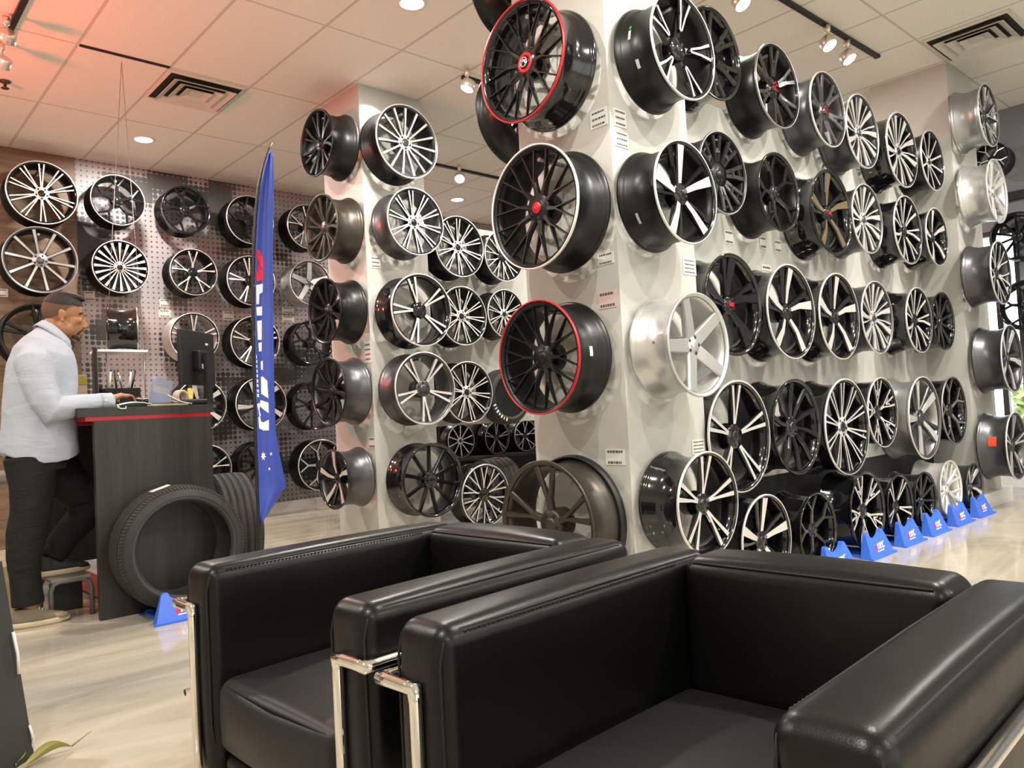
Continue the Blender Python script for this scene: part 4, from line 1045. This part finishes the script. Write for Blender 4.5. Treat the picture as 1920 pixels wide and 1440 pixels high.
# low stool and boxes at the left picture edge
p = at(6, 895, Y=5.9)
ls = thing('office_stool', 'office stool with pale cushion behind the man at the left edge', 'stool', (p.x-.06, 5.9, 0))
b = MB(); b.rbox((0, 0, p.z), (.30, .30, .07), .02, 4, .01); b.build('seat', mat('taupe_fabric', (.30, .27, .24), .8), ls)
b = MB(); b.tube([(0, 0, .05), (0, 0, p.z-.03)], .025, 12); b.build('column', M_SCR, ls)
for k in range(5):
    a = 2*PI*k/5; b = MB(); b.tube([(0, 0, .07), (.22*math.cos(a), .22*math.sin(a), .03)], .015, 8); b.ball((.22*math.cos(a), .22*math.sin(a), .025), .025, 10, 6); b.build('foot', M_SCR, ls)
p = at(2, 1060, Y=5.3)
cbx = thing('cardboard_box', 'tan cardboard box on the floor at the left picture edge', 'box', (p.x-.12, 5.3, 0), (0, 0, .2))
b = MB(); b.box((0, 0, .14), (.28, .24, .28)); b.build('carton', mat('cardboard', (.42, .32, .2), .8), cbx)
b = MB(); b.box((0, 0, .2815), (.05, .245, .003)); b.build('tape_strip', mat('tape_tan', (.5, .42, .3), .4), cbx)

# dark tapered stand with white cord at the lower left edge, leaf on the floor
tx = at(10, 1437, Z=0)
tb = thing('tapered_stand', 'dark grey tapered stand with a white cord at the lower left picture edge', 'stand', (tx.x-.075, tx.y+.02, 0), (0, 0, .75))
b = MB(); b.rings([[(sx*a, sy*a, z) for sx, sy in ((-1, -1), (1, -1), (1, 1), (-1, 1))] for a, z in ((.11, 0), (.108, .02), (.06, .62))], smooth=False)
b.build('body', mat('charcoal_board', (.035, .037, .036), .6), tb)
b = MB(); b.tube([(.098, -.105, .10), (.10, -.115, .06), (.112, -.10, .015), (.12, -.09, .006)], .004, 6); b.tube([(.06, -.09, .40), (.07, -.095, .33), (.066, -.10, .27)], .005, 6); b.build('white_cord', M_WHITEPL, tb)
lf = thing('dry_leaf', 'curled yellow-green leaf on the floor at the lower left', 'leaf', at(92, 1425, Z=0)+Vector((0, 0, .004)), (0, 0, .28))
b = MB(); rows = []
for k in range(13):
    u = k/12; x = -.075+.15*u; wv = .03*math.sin(PI*min(1, u*1.02+.02))**.7
    rows.append([(x, wv*s*math.cos(.9*abs(s)), .006+.028*abs(s)*math.sin(PI*u)+.022*math.sin(PI*u)*u) for s in (-1, -.6, -.2, .2, .6, 1)])
b.rings(rows, False, False); b.build('blade', mat('leaf_yellow', (.34, .31, .09), .55), lf)
b = MB(); b.tube([(.072, 0, .012), (.10, .004, .02), (.14, .012, .03)], [.003, .0025, .0015], 6); b.build('stalk', mat('leaf_stalk', (.3, .24, .1), .6), lf)
l2 = thing('dry_leaf', 'small yellow leaf at the foot of the dark tapered stand', 'leaf', at(36, 1432, Z=0)+Vector((0, 0, .003)), (0, 0, 1.2))
b = MB(); b.rings([[(-.04+.08*u, .018*math.sin(PI*max(.04, min(.96, u)))*s, .004+.02*u+.01*abs(s)) for s in (-1, 0, 1)] for u in [k/8 for k in range(9)]], False, False); b.build('blade', MATS['leaf_yellow'], l2)

# ------------------------------------------------------------------ feather banner
FY = 3.95
def fp(x, y, off=0.0):
    p = at(x, y, Y=FY); return Vector((p.x, FY - off, p.z))
base = fp(485, 985)
fb = thing('feather_banner', 'tall blue feather banner with red and white print beside the counter', 'banner', (base.x, FY, 0))
O = Vector((base.x, FY, 0))
edge = [(510, 268), (501, 285), (492, 315), (484, 355), (479, 400), (475, 470), (474, 560), (475, 650), (477, 740), (479, 830), (482, 910), (485, 985)]
right = [(508, 285), (509, 310), (511, 345), (511, 400), (512, 470), (514, 560), (516, 640), (517, 700), (518, 760), (520, 810), (527, 855), (538, 912), (512, 945), (491, 980)]
M_FLAG = mat('banner_blue', (0.035, 0.065, 0.36), 0.5, bump=(14, .3, 2)); M_POLE = mat('pole_black', (.01, .01, .01), .4)
def interp(poly, y):
    for (xa, ya), (xb, yb) in zip(poly[:-1], poly[1:]):
        if ya <= y <= yb: return xa + (xb-xa)*(y-ya)/(yb-ya)
    return poly[-1][0] if y > poly[-1][1] else poly[0][0]
def ripple(u, y): return .012*math.sin(u*7+y*.004) * (0.3+u) + .02*u*math.sin(y*.006+1)
b = MB(); rows = []
ys = [286+ (912-286)*k/60 for k in range(61)]
for y in ys:
    xl, xr = interp(edge, y)+3, interp(right, y); rows.append([fp(xl+(xr-xl)*k/8, y, ripple(k/8, y)) - O for k in range(9)])
for k in range(1, 9):
    u = k/8; l0, l1 = (485, 912), (488, 980); r0 = (538, 912)
    yl = 912+68*u; xl = 482+5*u
    if k < 8:
        xr = 538-48*u**1.0; yr = 912+70*u
    else: xl, yl, xr, yr = 488, 981, 491, 982
    rows.append([fp(xl+(xr-xl)*j/8, yl+(yr-yl)*j/8, ripple(j/8, yl)) - O for j in range(9)])
b.rings(rows, False, False)
fl = b.build('flag', M_FLAG, fb)
sd = fl.modifiers.new('thick', 'SOLIDIFY'); sd.thickness = .002; sd.offset = -1; baked(fl)
b = MB(); b.tube([fp(x, y) - O for x, y in edge] + [Vector((.006, 0, .02))], [.005]*3+[.008]*9+[.011], 10); b.build('pole', M_POLE, fb)
b = MB()
for a in (.3, .3+PI/2): 
    d_ = Vector((math.cos(a), math.sin(a), 0))*.19; b.tube([-d_+Vector((.006, 0, .012)), d_+Vector((.006, 0, .012))], .011, 8)
b.build('cross_base', M_POLE, fb)
def print_poly(b, poly):
    pts = []
    for x, y in poly:
        u = (x-interp(edge, y)-3)/(interp(right, y)-interp(edge, y)-3)
        pts.append(fp(x, y, ripple(max(0, min(1, u)), y)+.0045) - O)
    b.face(pts)
b = MB(); print_poly(b, [(480, 478), (482, 469), (486, 468), (490, 474), (493, 482), (495.5, 490), (495, 506), (490, 500), (485, 492), (482, 487)]); print_poly(b, [(483, 491), (486, 496), (490, 503), (495, 508), (494.5, 525), (479.5, 528), (480, 511), (483, 508)])
b.build('red_emblem', M_LOGOR, fl)
b = MB()
for poly in ([(479.5, 535), (494.5, 531), (494, 547), (487.5, 551), (486.5, 570), (480, 571)], [(480, 576), (493, 574), (493, 591), (481, 592)], [(481.5, 602), (492.5, 600), (492.5, 637), (483.5, 637)], [(485, 643), (492.5, 641), (492, 658), (486, 659)],
             [(490, 678), (494, 676), (494, 693), (490.5, 693)], [(490.5, 706), (494, 706), (501, 714), (502.5, 747), (494, 741), (490.5, 738)], [(489, 750), (502.5, 755), (503, 775), (494, 767), (488, 762)],
             [(484, 783), (488, 780), (490, 790), (494, 792), (503, 787), (503, 807), (494, 808), (486, 803)], [(481.5, 758), (487, 755), (488, 760), (487, 770), (490, 779), (487, 783), (485, 772)]):
    b = MB(); print_poly(b, poly); b.build('letter', M_LOGOW, fl)
b = MB()
for k, (y, h, wd) in enumerate(((666, 7, 2), (675, 6, 2.5), (684, 6, 2.5), (693, 6, 3), (702, 6, 3.5), (711, 7, 4), (720, 6, 4), (730, 6, 5), (738, 7, 5))):
    x = 479.5 + k*.25
    print_poly(b, [(x, y), (x+wd, y+h*.15), (x+wd, y+h*.4), (x+wd*.4, y+h*.5), (x+wd, y+h*.7), (x+wd, y+h), (x, y+h*.85)])
b.build('side_lettering', M_LOGOW, fl)
b = MB()
def star(cx, cy, r, n):
    print_poly(b, [(cx+(r if k % 2 == 0 else r*.42)*.55*math.sin(PI*k/n), cy-(r if k % 2 == 0 else r*.42)*math.cos(PI*k/n)) for k in range(2*n)])
for sx_, sy_, sr_ in ((494, 855, 9.5), (506.5, 851, 4), (504, 879, 4)):
    b = MB(); star(sx_, sy_, sr_, 7); b.build('white_star', M_LOGOW, fl)

# ------------------------------------------------------------------ price tags
M_PAPER = mat('tag_paper', (.66, .65, .60), .55); M_INK = mat('tag_ink', (.08, .08, .08), .6); M_PINK = mat('tag_pink', (.60, .46, .42), .55)
def tag_card(plane, px_, wpx, hpx, label, lines=3, paper=None):
    face, ax, val = {'C1L': ('-X', 0, C1[0]), 'C1R': ('-Y', 1, C1[1]), 'C2L': ('-X', 0, C2[0]), 'C2R': ('-Y', 1, C2[1]), 'D': ('-Y', 1, DW), 'W': ('-Y', 1, YB), 'WW': ('-Y', 1, YB-.012), 'C3': ('-Y', 1, C3[1])}[plane]
    p = at(*px_, X=val) if ax == 0 else at(*px_, Y=val)
    z = depth(p); hm = hpx*z/FPX
    a = at(px_[0]+1, px_[1], X=val) if ax == 0 else at(px_[0]+1, px_[1], Y=val)
    wm = wpx*((a-p).x if ax else -(a-p).y)
    wm = abs(wm)
    t = thing('price_tag', label, 'price tag', p, ROT[face], 'paper price tags')
    b = MB(); b.box((0, 0, .0015), (wm, hm, .003)); b.build('card', paper or M_PAPER, t)
    rnd = random.Random(int(px_[0]*7+px_[1]))
    for k in range(lines):
        b = MB()
        y = hm*(.34-.68*k/max(1, lines-1)) if lines > 1 else 0
        x = -wm*.38
        while x < wm*.36:
            l = wm*rnd.uniform(.06, .16); l = min(l, wm*.40-x)
            b.box((x+l/2, y, .0034), (l, hm*.30/lines, .0008)); x += l + wm*.035
        b.build('text_line', M_INK, t)
    return t
for pl, px_, w_, h_, lb, n_, pp in (
 ('C1L', (1123, 222), 32, 34, 'paper tag under the topmost wheel of the near pillar\'s left face', 3, None),
 ('C1L', (1136, 485), 30, 22, 'paper tag under the second wheel of the near pillar\'s left face', 2, None),
 ('C1L', (1139, 562), 34, 32, 'pink tag above the lower red-rimmed wheel on the near pillar', 2, M_PINK),
 ('C1L', (1154, 857), 36, 30, 'paper tag above the bronze wheel on the near pillar\'s left face', 2, None),
 ('C1R', (1162, 222), 22, 34, 'upper of the paper tags beside the topmost wheel on the near pillar\'s right face', 3, None),
 ('C1R', (1165, 262), 24, 30, 'lower of the paper tags beside the topmost wheel on the near pillar\'s right face', 3, None),
 ('C1R', (1292, 500), 24, 32, 'paper tag at the right edge of the near pillar, level with the silver wheel\'s top', 4, None),
 ('C1R', (1309, 838), 24, 28, 'paper tag at the right edge of the near pillar above its lowest wheel', 4, None),
 ('C2R', (704, 492), 18, 22, 'paper tag on the middle pillar between its second and third right-face wheels', 3, None),
 ('C2L', (690, 660), 12, 40, 'paper tag near the corner of the middle pillar\'s left face, mid height', 4, None),
 ('C2L', (698, 830), 12, 20, 'paper tag near the corner of the middle pillar\'s left face, low down', 2, None),
 ('D', (1366, 445), 16, 26, 'paper tag under the black chunky-spoke wheel on the display wall', 2, None),
 ('D', (1430, 455), 12, 22, 'left paper tag under the gloss black split-spoke wheel on the display wall', 2, None),
 ('D', (1458, 462), 12, 22, 'right paper tag under the gloss black split-spoke wheel on the display wall', 2, None),
 ('D', (1436, 502), 18, 12, 'small paper tag over the second wheel of the third display row', 1, None),
 ('D', (1325, 500), 18, 12, 'small paper tag over the first wheel of the third display row', 1, None),
 ('W', (126, 432), 26, 16, 'white tag below the upper wheel of the wood wall', 2, None),
 ('WW', (6, 549), 18, 15, 'white tag on the wood wall at the left picture edge', 2, None),
 ('W', (309, 568), 20, 14, 'upper white tag on the dotted wall left of the monitor', 2, None),
 ('W', (309, 588), 22, 14, 'lower white tag on the dotted wall left of the monitor', 2, None),
 ('W', (428, 592), 20, 16, 'white tag on the dotted wall just left of the banner', 2, None),
 ('W', (540, 582), 22, 12, 'upper white tag on the dotted wall right of the banner', 2, None),
 ('W', (540, 598), 22, 12, 'lower white tag on the dotted wall right of the banner', 2, None),
 ('W', (168, 555), 20, 18, 'pale tag on the dotted wall beside the man\'s forehead', 2, M_PINK)):
    tag_card(pl, px_, w_, h_, lb, n_, pp)
# ------------------------------------------------------------------ the man at the counter
def skin_mat():
    mt = mat('skin', (0.37, 0.175, 0.090), 0.5, spec=0.35); nt, N, L, B = nodes_of(mt)
    B.inputs['Subsurface Weight'].default_value = 0.08
    B.inputs['Subsurface Radius'].default_value = (0.02, 0.008, 0.004)
    return mt
M_SKIN = skin_mat()
M_HAIR = mat('dark_hair', (0.012, 0.009, 0.008), 0.6, bump=(120, .6, 2)); M_FADE = mat('cropped_hair', (0.12, 0.066, 0.040), 0.8, bump=(300, .3, 1))
M_BEARD = mat('beard_stubble', (0.045, 0.026, 0.019), 0.8, bump=(300, .4, 1))
def cloth(name, col, scale, strength, rough=.8):
    mt = mat(name, col, rough, spec=.25); nt, N, L, B = nodes_of(mt)
    tc = N.new('ShaderNodeTexCoord'); mp = N.new('ShaderNodeMapping'); mp.inputs['Scale'].default_value = (1, 1, 2.2); mp.inputs['Rotation'].default_value = (0, .5, 0)
    n = N.new('ShaderNodeTexNoise'); n.inputs['Scale'].default_value = scale; n.inputs['Detail'].default_value = 3; n.inputs['Distortion'].default_value = 1.2
    L.new(tc.outputs['Object'], mp.inputs[0]); L.new(mp.outputs[0], n.inputs['Vector'])
    bp = N.new('ShaderNodeBump'); bp.inputs['Strength'].default_value = strength; bp.inputs['Distance'].default_value = .03
    L.new(n.outputs['Fac'], bp.inputs['Height']); L.new(bp.outputs[0], B.inputs['Normal'])
    return mt
M_SHIRT = cloth('pale_blue_shirt', (0.43, 0.465, 0.54), 4, .38); M_TROU = cloth('black_trousers', (0.014, 0.0135, 0.0125), 6, .5)
YC = 4.93
PO = at(85, 1172, Y=YC); PO.z = 0; PO.x = .93; PO.y = YC
pr = thing('person', 'man in a pale blue shirt and black trousers leaning on the counter, typing', 'person', PO)
def J(x, y, Y): return at(x, y, Y=Y) - PO
def tubeE(b, pts, radii, seg=16):
    # radii: (half size in XZ profile plane, half size in Y)
    pts = [Vector(p) for p in pts]; out = []
    for i, p in enumerate(pts):
        t = (pts[min(i+1, len(pts)-1)]-pts[max(i-1, 0)]).normalized()
        y = Vector((0, 1, 0)); y = (y - t*y.dot(t)).normalized(); a = y.cross(t)
        ra, rb = radii[i] if isinstance(radii[i], tuple) else (radii[i], radii[i])
        out.append([p + a*ra*math.cos(2*PI*k/seg) + y*rb*math.sin(2*PI*k/seg) for k in range(seg)])
    b.rings(out)
YR, YL = 4.76, 5.12     # near (right) and far (left) shoulder
hip = J(72, 868, YC); chest = J(82, 720, YC); neckb = J(92, 640, YC)
sR, eR, wR, kR = J(58, 668, YR), J(92, 768, 4.70), J(205, 752, 4.76), J(232, 742, 4.82)
sL, eL, wL = J(92, 668, YL), J(128, 772, 5.20), J(150, 764, 5.02)
hipR, kneeR, ankR = J(60, 880, 4.84), J(56, 1000, 4.83), J(58, 1140, 4.83)
hipL, kneeL, ankL = J(95, 880, 5.03), J(170, 940, 5.02), J(95, 1045, 5.00)
HC = J(120, 592, YC)
TILT = Matrix.Rotation(math.radians(10), 4, 'Y') @ Matrix.Rotation(math.radians(-6), 4, 'Z')
def hd(x, y, z): return HC + (TILT @ Vector((x, y, z)))
HS = 1.0
# body (one continuous skin surface)
b = MB()
E3 = TILT.to_3x3().to_4x4()
b.ball(hd(-.012, 0, .030), (.102, .078, .100), 28, 18, M=E3)
b.ball(hd(.030, 0, -.040), (.074, .066, .092), 24, 16, M=E3)
b.ball(hd(.020, 0, -.070), (.066, .064, .060), 20, 14, M=E3)
b.ball(hd(.070, 0, -.112), (.026, .032, .026), 14, 10, M=E3)
b.ball(hd(.084, 0, .022), (.018, .056, .013), 14, 10, M=E3)
b.tube([hd(.094, 0, .012), hd(.104, 0, -.015), hd(.115, 0, -.038), hd(.112, 0, -.048)], [.010, .011, .014, .012], 10)
for s in (1, -1):
    b.ball(hd(.104, s*.013, -.047), (.013, .011, .010), 10, 8, M=E3)
    b.ball(hd(.068, s*.045, -.022), (.024, .026, .022), 12, 8, M=E3)
    b.ball(hd(-.018, s*.077, -.010), (.018, .009, .029), 14, 10, M=E3)
    b.ball(hd(-.026, s*.082, .002), (.010, .006, .018), 10, 8, M=E3); b.ball(hd(.008, s*.046, -.075), (.048, .030, .045), 14, 10, M=E3)
    b.ball(hd(-.012, s*.080, -.040), (.010, .008, .012), 10, 8, M=E3)
    b.ball(hd(.083, s*.032, .004), (.012, .020, .006), 10, 8, M=E3)
    b.ball(hd(.084, s*.032, -.014), (.010, .018, .005), 10, 8, M=E3)
b.ball(hd(.098, 0, -.076), (.013, .026, .0075), 12, 8, M=E3)
b.ball(hd(.094, 0, -.090), (.014, .024, .009), 12, 8, M=E3)
tubeE(b, [neckb+Vector((-.03, 0, -.04)), neckb+Vector((.0, 0, .04)), hd(-.03, 0, -.06)], [(.080, .075), (.068, .062), (.062, .060)])
tubeE(b, [hip+Vector((0, 0, -.03)), hip, chest, neckb+Vector((-.03, 0, -.10)), neckb+Vector((-.02, 0, -.03))], [(.09, .10), (.12, .13), (.135, .16), (.11, .15), (.07, .08)])
def limb(pts, rs): b.tube(pts, rs, 14)
limb([sR+Vector((.02, .06, -.02)), sR.lerp(eR, .5), eR, eR.lerp(wR, .3), wR], [.055, .050, .042, .042, .028])
limb([sL+Vector((0, -.06, -.02)), sL.lerp(eL, .5), eL, eL.lerp(wL, .3), wL], [.055, .050, .042, .042, .028])
limb([hipR, hipR.lerp(kneeR, .5), kneeR, kneeR.lerp(ankR, .3), ankR], [.068, .066, .055, .054, .036])
limb([hipL, hipL.lerp(kneeL, .5), kneeL, kneeL.lerp(ankL, .3), ankL], [.068, .066, .055, .054, .036])
for a, sx in ((ankR, 1), (ankL, 1)):
    b.tube([a+Vector((-.03, 0, -.03)), a+Vector((.06, 0, -.06)), a+Vector((.13, 0, -.072))], [.032, .032, .022], 10)
def hand(w_, fwd, side, up, curl=.55, hs=1.12):
    # palm + four bent fingers + thumb on the body side
    f, s_, u = fwd.normalized(), side.normalized(), up.normalized()
    P = lambda a, c, e: w_ + (f*a + s_*c + u*e)*hs
    rows = []
    for a, hw, th in ((-.02, .024, .020), (.015, .030, .019), (.05, .040, .017), (.085, .042, .014), (.098, .038, .011)):
        rows.append([P(a, hw*math.cos(2*PI*k/14), th*math.sin(2*PI*k/14)+.016*math.sin(max(0, a)*26)) for k in range(14)])
    b.rings(rows)
    for c, L_, r in ((-.030, .070, .0080), (-.0105, .082, .0086), (.0105, .077, .0084), (.031, .062, .0075)):
        b.tube([P(.075, c*.9, .010), P(.098, c, .018), P(.098+L_*.46, c*1.1, .010), P(.098+L_*.76, c*1.14, -.014), P(.098+L_*.86, c*1.15, -.034)], [r*1.15, r*1.15, r, r*.92, r*.75], 10)
    b.tube([P(.005, -.026, -.002), P(.038, -.052, -.008), P(.066, -.062, -.016), P(.088, -.060, -.026)], [.015, .0125, .0105, .008], 10)
hand(wR+Vector((.012, 0, .010)), (kR-wR)+Vector((.04, .02, -.028)), Vector((.1, -1, 0)).cross(Vector((0, 0, 1))).cross(Vector((0, 0, 1)))*-1 if False else Vector((0, -1, 0)), Vector((.2, 0, 1)))
hand(wL+Vector((-.01, -.02, -.01)), Vector((.25, -1, -.12)), Vector((1, .25, 0)), Vector((0, -.1, 1)))
body = b.build('body', M_SKIN, pr)
merge_shape(body, .0042, 3)

# shirt
b = MB()
RP = [((-2, 860), (148, 856), .170), ((-2, 836), (146, 836), .178), ((2, 800), (142, 800), .182), ((5, 760), (142, 760), .186), ((7, 722), (143, 726), .196), ((13, 680), (142, 700), .206), ((26, 650), (140, 680), .200),
      ((44, 632), (137, 668), .165), ((62, 618), (133, 658), .110), ((72, 611), (128, 652), .082), ((77, 607), (124, 648), .070)]
def oval(k, grow=1.0, lift=0.0, n=36):
    (xa, ya), (xb, yb), hy = RP[k]
    A, B = J(xa, ya, YC), J(xb, yb, YC); c = (A+B)/2; h = (B-A)/2; nrm = h.cross(Vector((0, 1, 0))).normalized(); nrm = nrm if nrm.z > 0 else -nrm
    out = []
    for i in range(n):
        a = 2*PI*i/n; x = math.copysign(abs(math.cos(a))**.85, math.cos(a)); y = math.copysign(abs(math.sin(a))**.85, math.sin(a))
        out.append(c + h*x*grow + Vector((0, hy*y*grow, 0)) + nrm*lift + Vector((0, 0, .03*math.cos(2*a) if k == 0 else 0)))
    return out
b.rings([oval(k) for k in range(len(RP))])
b.tube([sR+Vector((.03, .07, .02)), sR+Vector((.005, .0, -.03)), sR.lerp(eR, .5)+Vector((-.01, 0, 0)), sR.lerp(eR, .85), eR+Vector((.01, 0, -.01)), eR.lerp(wR, .22), eR.lerp(wR, .6), wR+Vector((-.03, 0, 0)), wR], [.07, .088, .082, .074, .071, .066, .056, .046, .044], 18)
b.tube([sL+Vector((.0, -.07, .02)), sL, sL.lerp(eL, .5), eL, eL.lerp(wL, .3), wL+Vector((0, .05, 0)), wL], [.07, .085, .078, .068, .060, .048, .046], 18)
shirt = b.build('shirt', M_SHIRT, pr)
merge_shape(shirt, .0065, 5)
tex = bpy.data.textures.new('folds', 'CLOUDS'); tex.noise_scale = .13; tex.noise_depth = 2
dm = shirt.modifiers.new('folds', 'DISPLACE'); dm.texture = tex; dm.strength = .010; dm.mid_level = .5; dm.texture_coords = 'LOCAL'
baked(shirt)
for p_ in shirt.data.polygons: p_.use_smooth = True
# collar, cuff, placket
M_SHIRTD = cloth('shirt_inner_blue', (.46, .55, .72), 9, .3)
b = MB()
b.rings([oval(10, .98, -.004), oval(10, 1.0, .020), oval(10, 1.06, .026), oval(10, 1.14, .016), oval(9, 1.16, .006), oval(9, 1.22, -.012)], True, False)
co = b.build('collar', M_SHIRT, shirt); sd = co.modifiers.new('t', 'SOLIDIFY'); sd.thickness = .004; baked(co)
b = MB(); d_ = (wR-eR).normalized(); b.tube([wR-d_*.055, wR-d_*.02, wR+d_*.012], [.048, .047, .046], 20); b.build('cuff', M_SHIRT, shirt)
b = MB(); b.tube([wR-d_*.03+Vector((0, -.046, .008)), wR-d_*.03+Vector((0, -.050, .008))], .006, 10); b.build('button', M_WHITEPL, shirt)
b = MB(); b.box((0, 0, 0), (.012, .10, .07), 0, Matrix.Translation(J(133, 700, 4.86)) @ Matrix.Rotation(.35, 4, 'Z')); 
# trousers
b = MB()
tubeE(b, [hip+Vector((0, 0, .10)), hip+Vector((0, 0, .03)), hip+Vector((.0, 0, -.04))], [(.150, .155), (.155, .165), (.145, .165)], 24)
tubeE(b, [hipR+Vector((.0, .02, .06)), J(61, 912, 4.84), J(58, 955, 4.83), J(51, 1000, 4.83), J(45, 1045, 4.83), J(47, 1085, 4.83), J(50, 1108, 4.83), J(53, 1134, 4.83)], [(.130, .10), (.108, .10), (.097, .095), (.097, .090), (.083, .082), (.073, .074), (.076, .074), (.078, .072)], 20)
tubeE(b, [hipL+Vector((0, -.02, .06)), hipL.lerp(kneeL, .4), hipL.lerp(kneeL, .8), kneeL+Vector((.02, 0, -.02)), kneeL.lerp(ankL, .25)+Vector((.0, 0, -.02)), kneeL.lerp(ankL, .6), ankL+Vector((.0, 0, .0))], [(.12, .10), (.115, .10), (.105, .095), (.098, .092), (.088, .085), (.078, .075), (.072, .07)], 20)
tr = b.build('trousers', M_TROU, pr)
merge_shape(tr, .0075, 5)
tex2 = bpy.data.textures.new('folds2', 'CLOUDS'); tex2.noise_scale = .15; tex2.noise_depth = 2
dm = tr.modifiers.new('folds', 'DISPLACE'); dm.texture = tex2; dm.strength = .014; dm.mid_level = .5; dm.texture_coords = 'LOCAL'
baked(tr)
for p_ in tr.data.polygons: p_.use_smooth = True
# shoes
M_SOLE = mat('cream_sole', (.62, .52, .36), .6); M_SUEDE = mat('grey_suede', (.20, .165, .12), .85); M_DSH = mat('dark_suede', (.03, .028, .026), .7)
def shoe(c, yaw, up_m, sole_m, accent, s=1.0):
    nm = bpy.data.objects.new('shoe', None)
    M = Matrix.Translation(c) @ Matrix.Rotation(yaw, 4, 'Z') @ Matrix.Scale(s, 4)
    def foot(k, z, rx=.155, ry=.05):
        out = []
        for i in range(28):
            a = 2*PI*i/28; x = rx*math.cos(a); y = ry*math.sin(a)*(1.0 if x < .0 else 1.0+.12*math.sin(PI*min(1, x/rx)))
            out.append(M @ Vector((x+.03, y, z + (.012*max(0, (x/rx-.6)) if z < .02 else 0))))
        return out
    b = MB(); b.rings([foot(0, 0, .150, .048), foot(0, .004, .156, .052), foot(0, .026, .157, .053), foot(0, .032, .152, .050)])
    so = b.build('shoe', sole_m, pr)
    b = MB()
    rows = []
    for z, x0, x1, ry in ((.028, -.12, .178, .049), (.045, -.122, .170, .049), (.062, -.120, .135, .046), (.080, -.115, .075, .042), (.098, -.112, .035, .040), (.112, -.108, .015, .039)):
        cx, rx = (x0+x1)/2, (x1-x0)/2
        rows.append([M @ Vector((cx+rx*math.cos(2*PI*i/24), ry*math.sin(2*PI*i/24)*(1.0), z)) for i in range(24)])
    b.rings(rows); b.build('shoe_upper', up_m, so)
    b = MB(); rows = []
    for z, x0, x1, ry in ((.026, .075, .182, .045), (.044, .080, .174, .044), (.058, .085, .140, .040)):
        cx, rx = (x0+x1)/2, (x1-x0)/2
        rows.append([M @ Vector((cx+rx*math.cos(2*PI*i/20)*1.02, ry*1.06*math.sin(2*PI*i/20), z+.001)) for i in range(20)])
    b.rings(rows); b.build('toe_cap', accent, so)
    b = MB()
    for k in range(5): b.tube([M @ Vector((.02+.016*k, -.026+.001*k, .098-.009*k)), M @ Vector((.026+.016*k, 0, .106-.0095*k)), M @ Vector((.02+.016*k, .026-.001*k, .098-.009*k))], .0032, 6)
    b.build('laces', M_SOLE, so)
    return so
p = J(70, 1170, 4.83); shoe(Vector((p.x-.01, p.y, .001)), -.06, M_SUEDE, M_SOLE, mat('tan_toe', (.34, .27, .17), .8), .88)
shoe(Vector((ankL.x+.02, ankL.y, .2245)), -.03, M_DSH, M_SOLE, M_DSH, .95)
# face details
M_EYE = mat('eye_white', (.6, .57, .52), .2); M_IRIS = mat('iris_dark', (.015, .009, .006), .15)
for s in (1, -1):
    b = MB(); b.ball(hd(.076, s*.031, -.004), .0145, 16, 10); e = b.build('eye', M_EYE, pr)
    b = MB(); b.ball(hd(.0855, s*.0315, -.007), .0072, 12, 8); b.build('iris', M_IRIS, e)
    b = MB(); b.tube([hd(.088, s*.014, .020), hd(.092, s*.030, .029), hd(.083, s*.047, .026), hd(.066, s*.060, .016)], [.0035, .0055, .005, .003], 8); b.build('eyebrow', M_HAIR, pr)
b = MB()
b.tube([hd(.052, -.036, -.112), hd(.078, -.022, -.116), hd(.087, 0, -.116), hd(.078, .022, -.116), hd(.052, .036, -.112)], [.010, .013, .015, .013, .010], 12)
b.tube([hd(.104, 0, -.064), hd(.099, -.018, -.068), hd(.088, -.032, -.080), hd(.078, -.034, -.100)], [.0065, .0062, .0055, .005], 8)
b.tube([hd(.104, 0, -.064), hd(.099, .018, -.068), hd(.088, .032, -.080), hd(.078, .034, -.100)], [.0065, .0062, .0055, .005], 8)
b.build('beard', M_BEARD, pr)
b = MB(); b.ball(hd(.103, 0, -.0765), (.010, .020, .0045), 12, 8, M=E3); b.ball(hd(.100, 0, -.0885), (.011, .019, .0058), 12, 8, M=E3); b.build('lips', mat('lip_pink', (.36, .16, .12), .5), pr)
# hair: swept top and cropped sides
def cap(r, c, zcut, grow, u=36, v=14):
    rows = []
    for j in range(v+1):
        th = j/v
        row = []
        for i in range(u):
            ph = 2*PI*i/u
            tmax = zcut(ph); t_ = th*tmax
            p = Vector((r[0]*math.sin(t_)*math.cos(ph), r[1]*math.sin(t_)*math.sin(ph), r[2]*math.cos(t_)))
            row.append(hd(*(Vector(c)+p*(1+grow(ph, th)))))
        rows.append(row)
    return rows
b = MB(); rows = cap((.106, .083, .104), (-.012, 0, .030), lambda ph: math.radians(72-8*math.cos(ph)-6*math.cos(2*ph)+ (8 if math.cos(ph) > .6 else 0)), lambda ph, th: .045*(1-th)**.6 + .012*max(0, math.cos(ph))*(1-th**3))
b.rings(rows[1:], True, False); b.bm.faces.new([v for v in []]) if False else None
top = b.build('hair', M_HAIR, pr)
b = MB(); b.ball(hd(.010, 0, .110), (.082, .060, .026), 24, 12, M=E3); b.build('hair_crown', M_HAIR, top)
b = MB(); rows = cap((.1035, .0800, .1015), (-.012, 0, .030), lambda ph: math.radians(108 + 26*max(0, -math.cos(ph))**.8 - 44*max(0, math.cos(ph))**.45), lambda ph, th: .0)
b.rings(rows[4:], True, False); fd = b.build('hair_sides', M_FADE, pr)
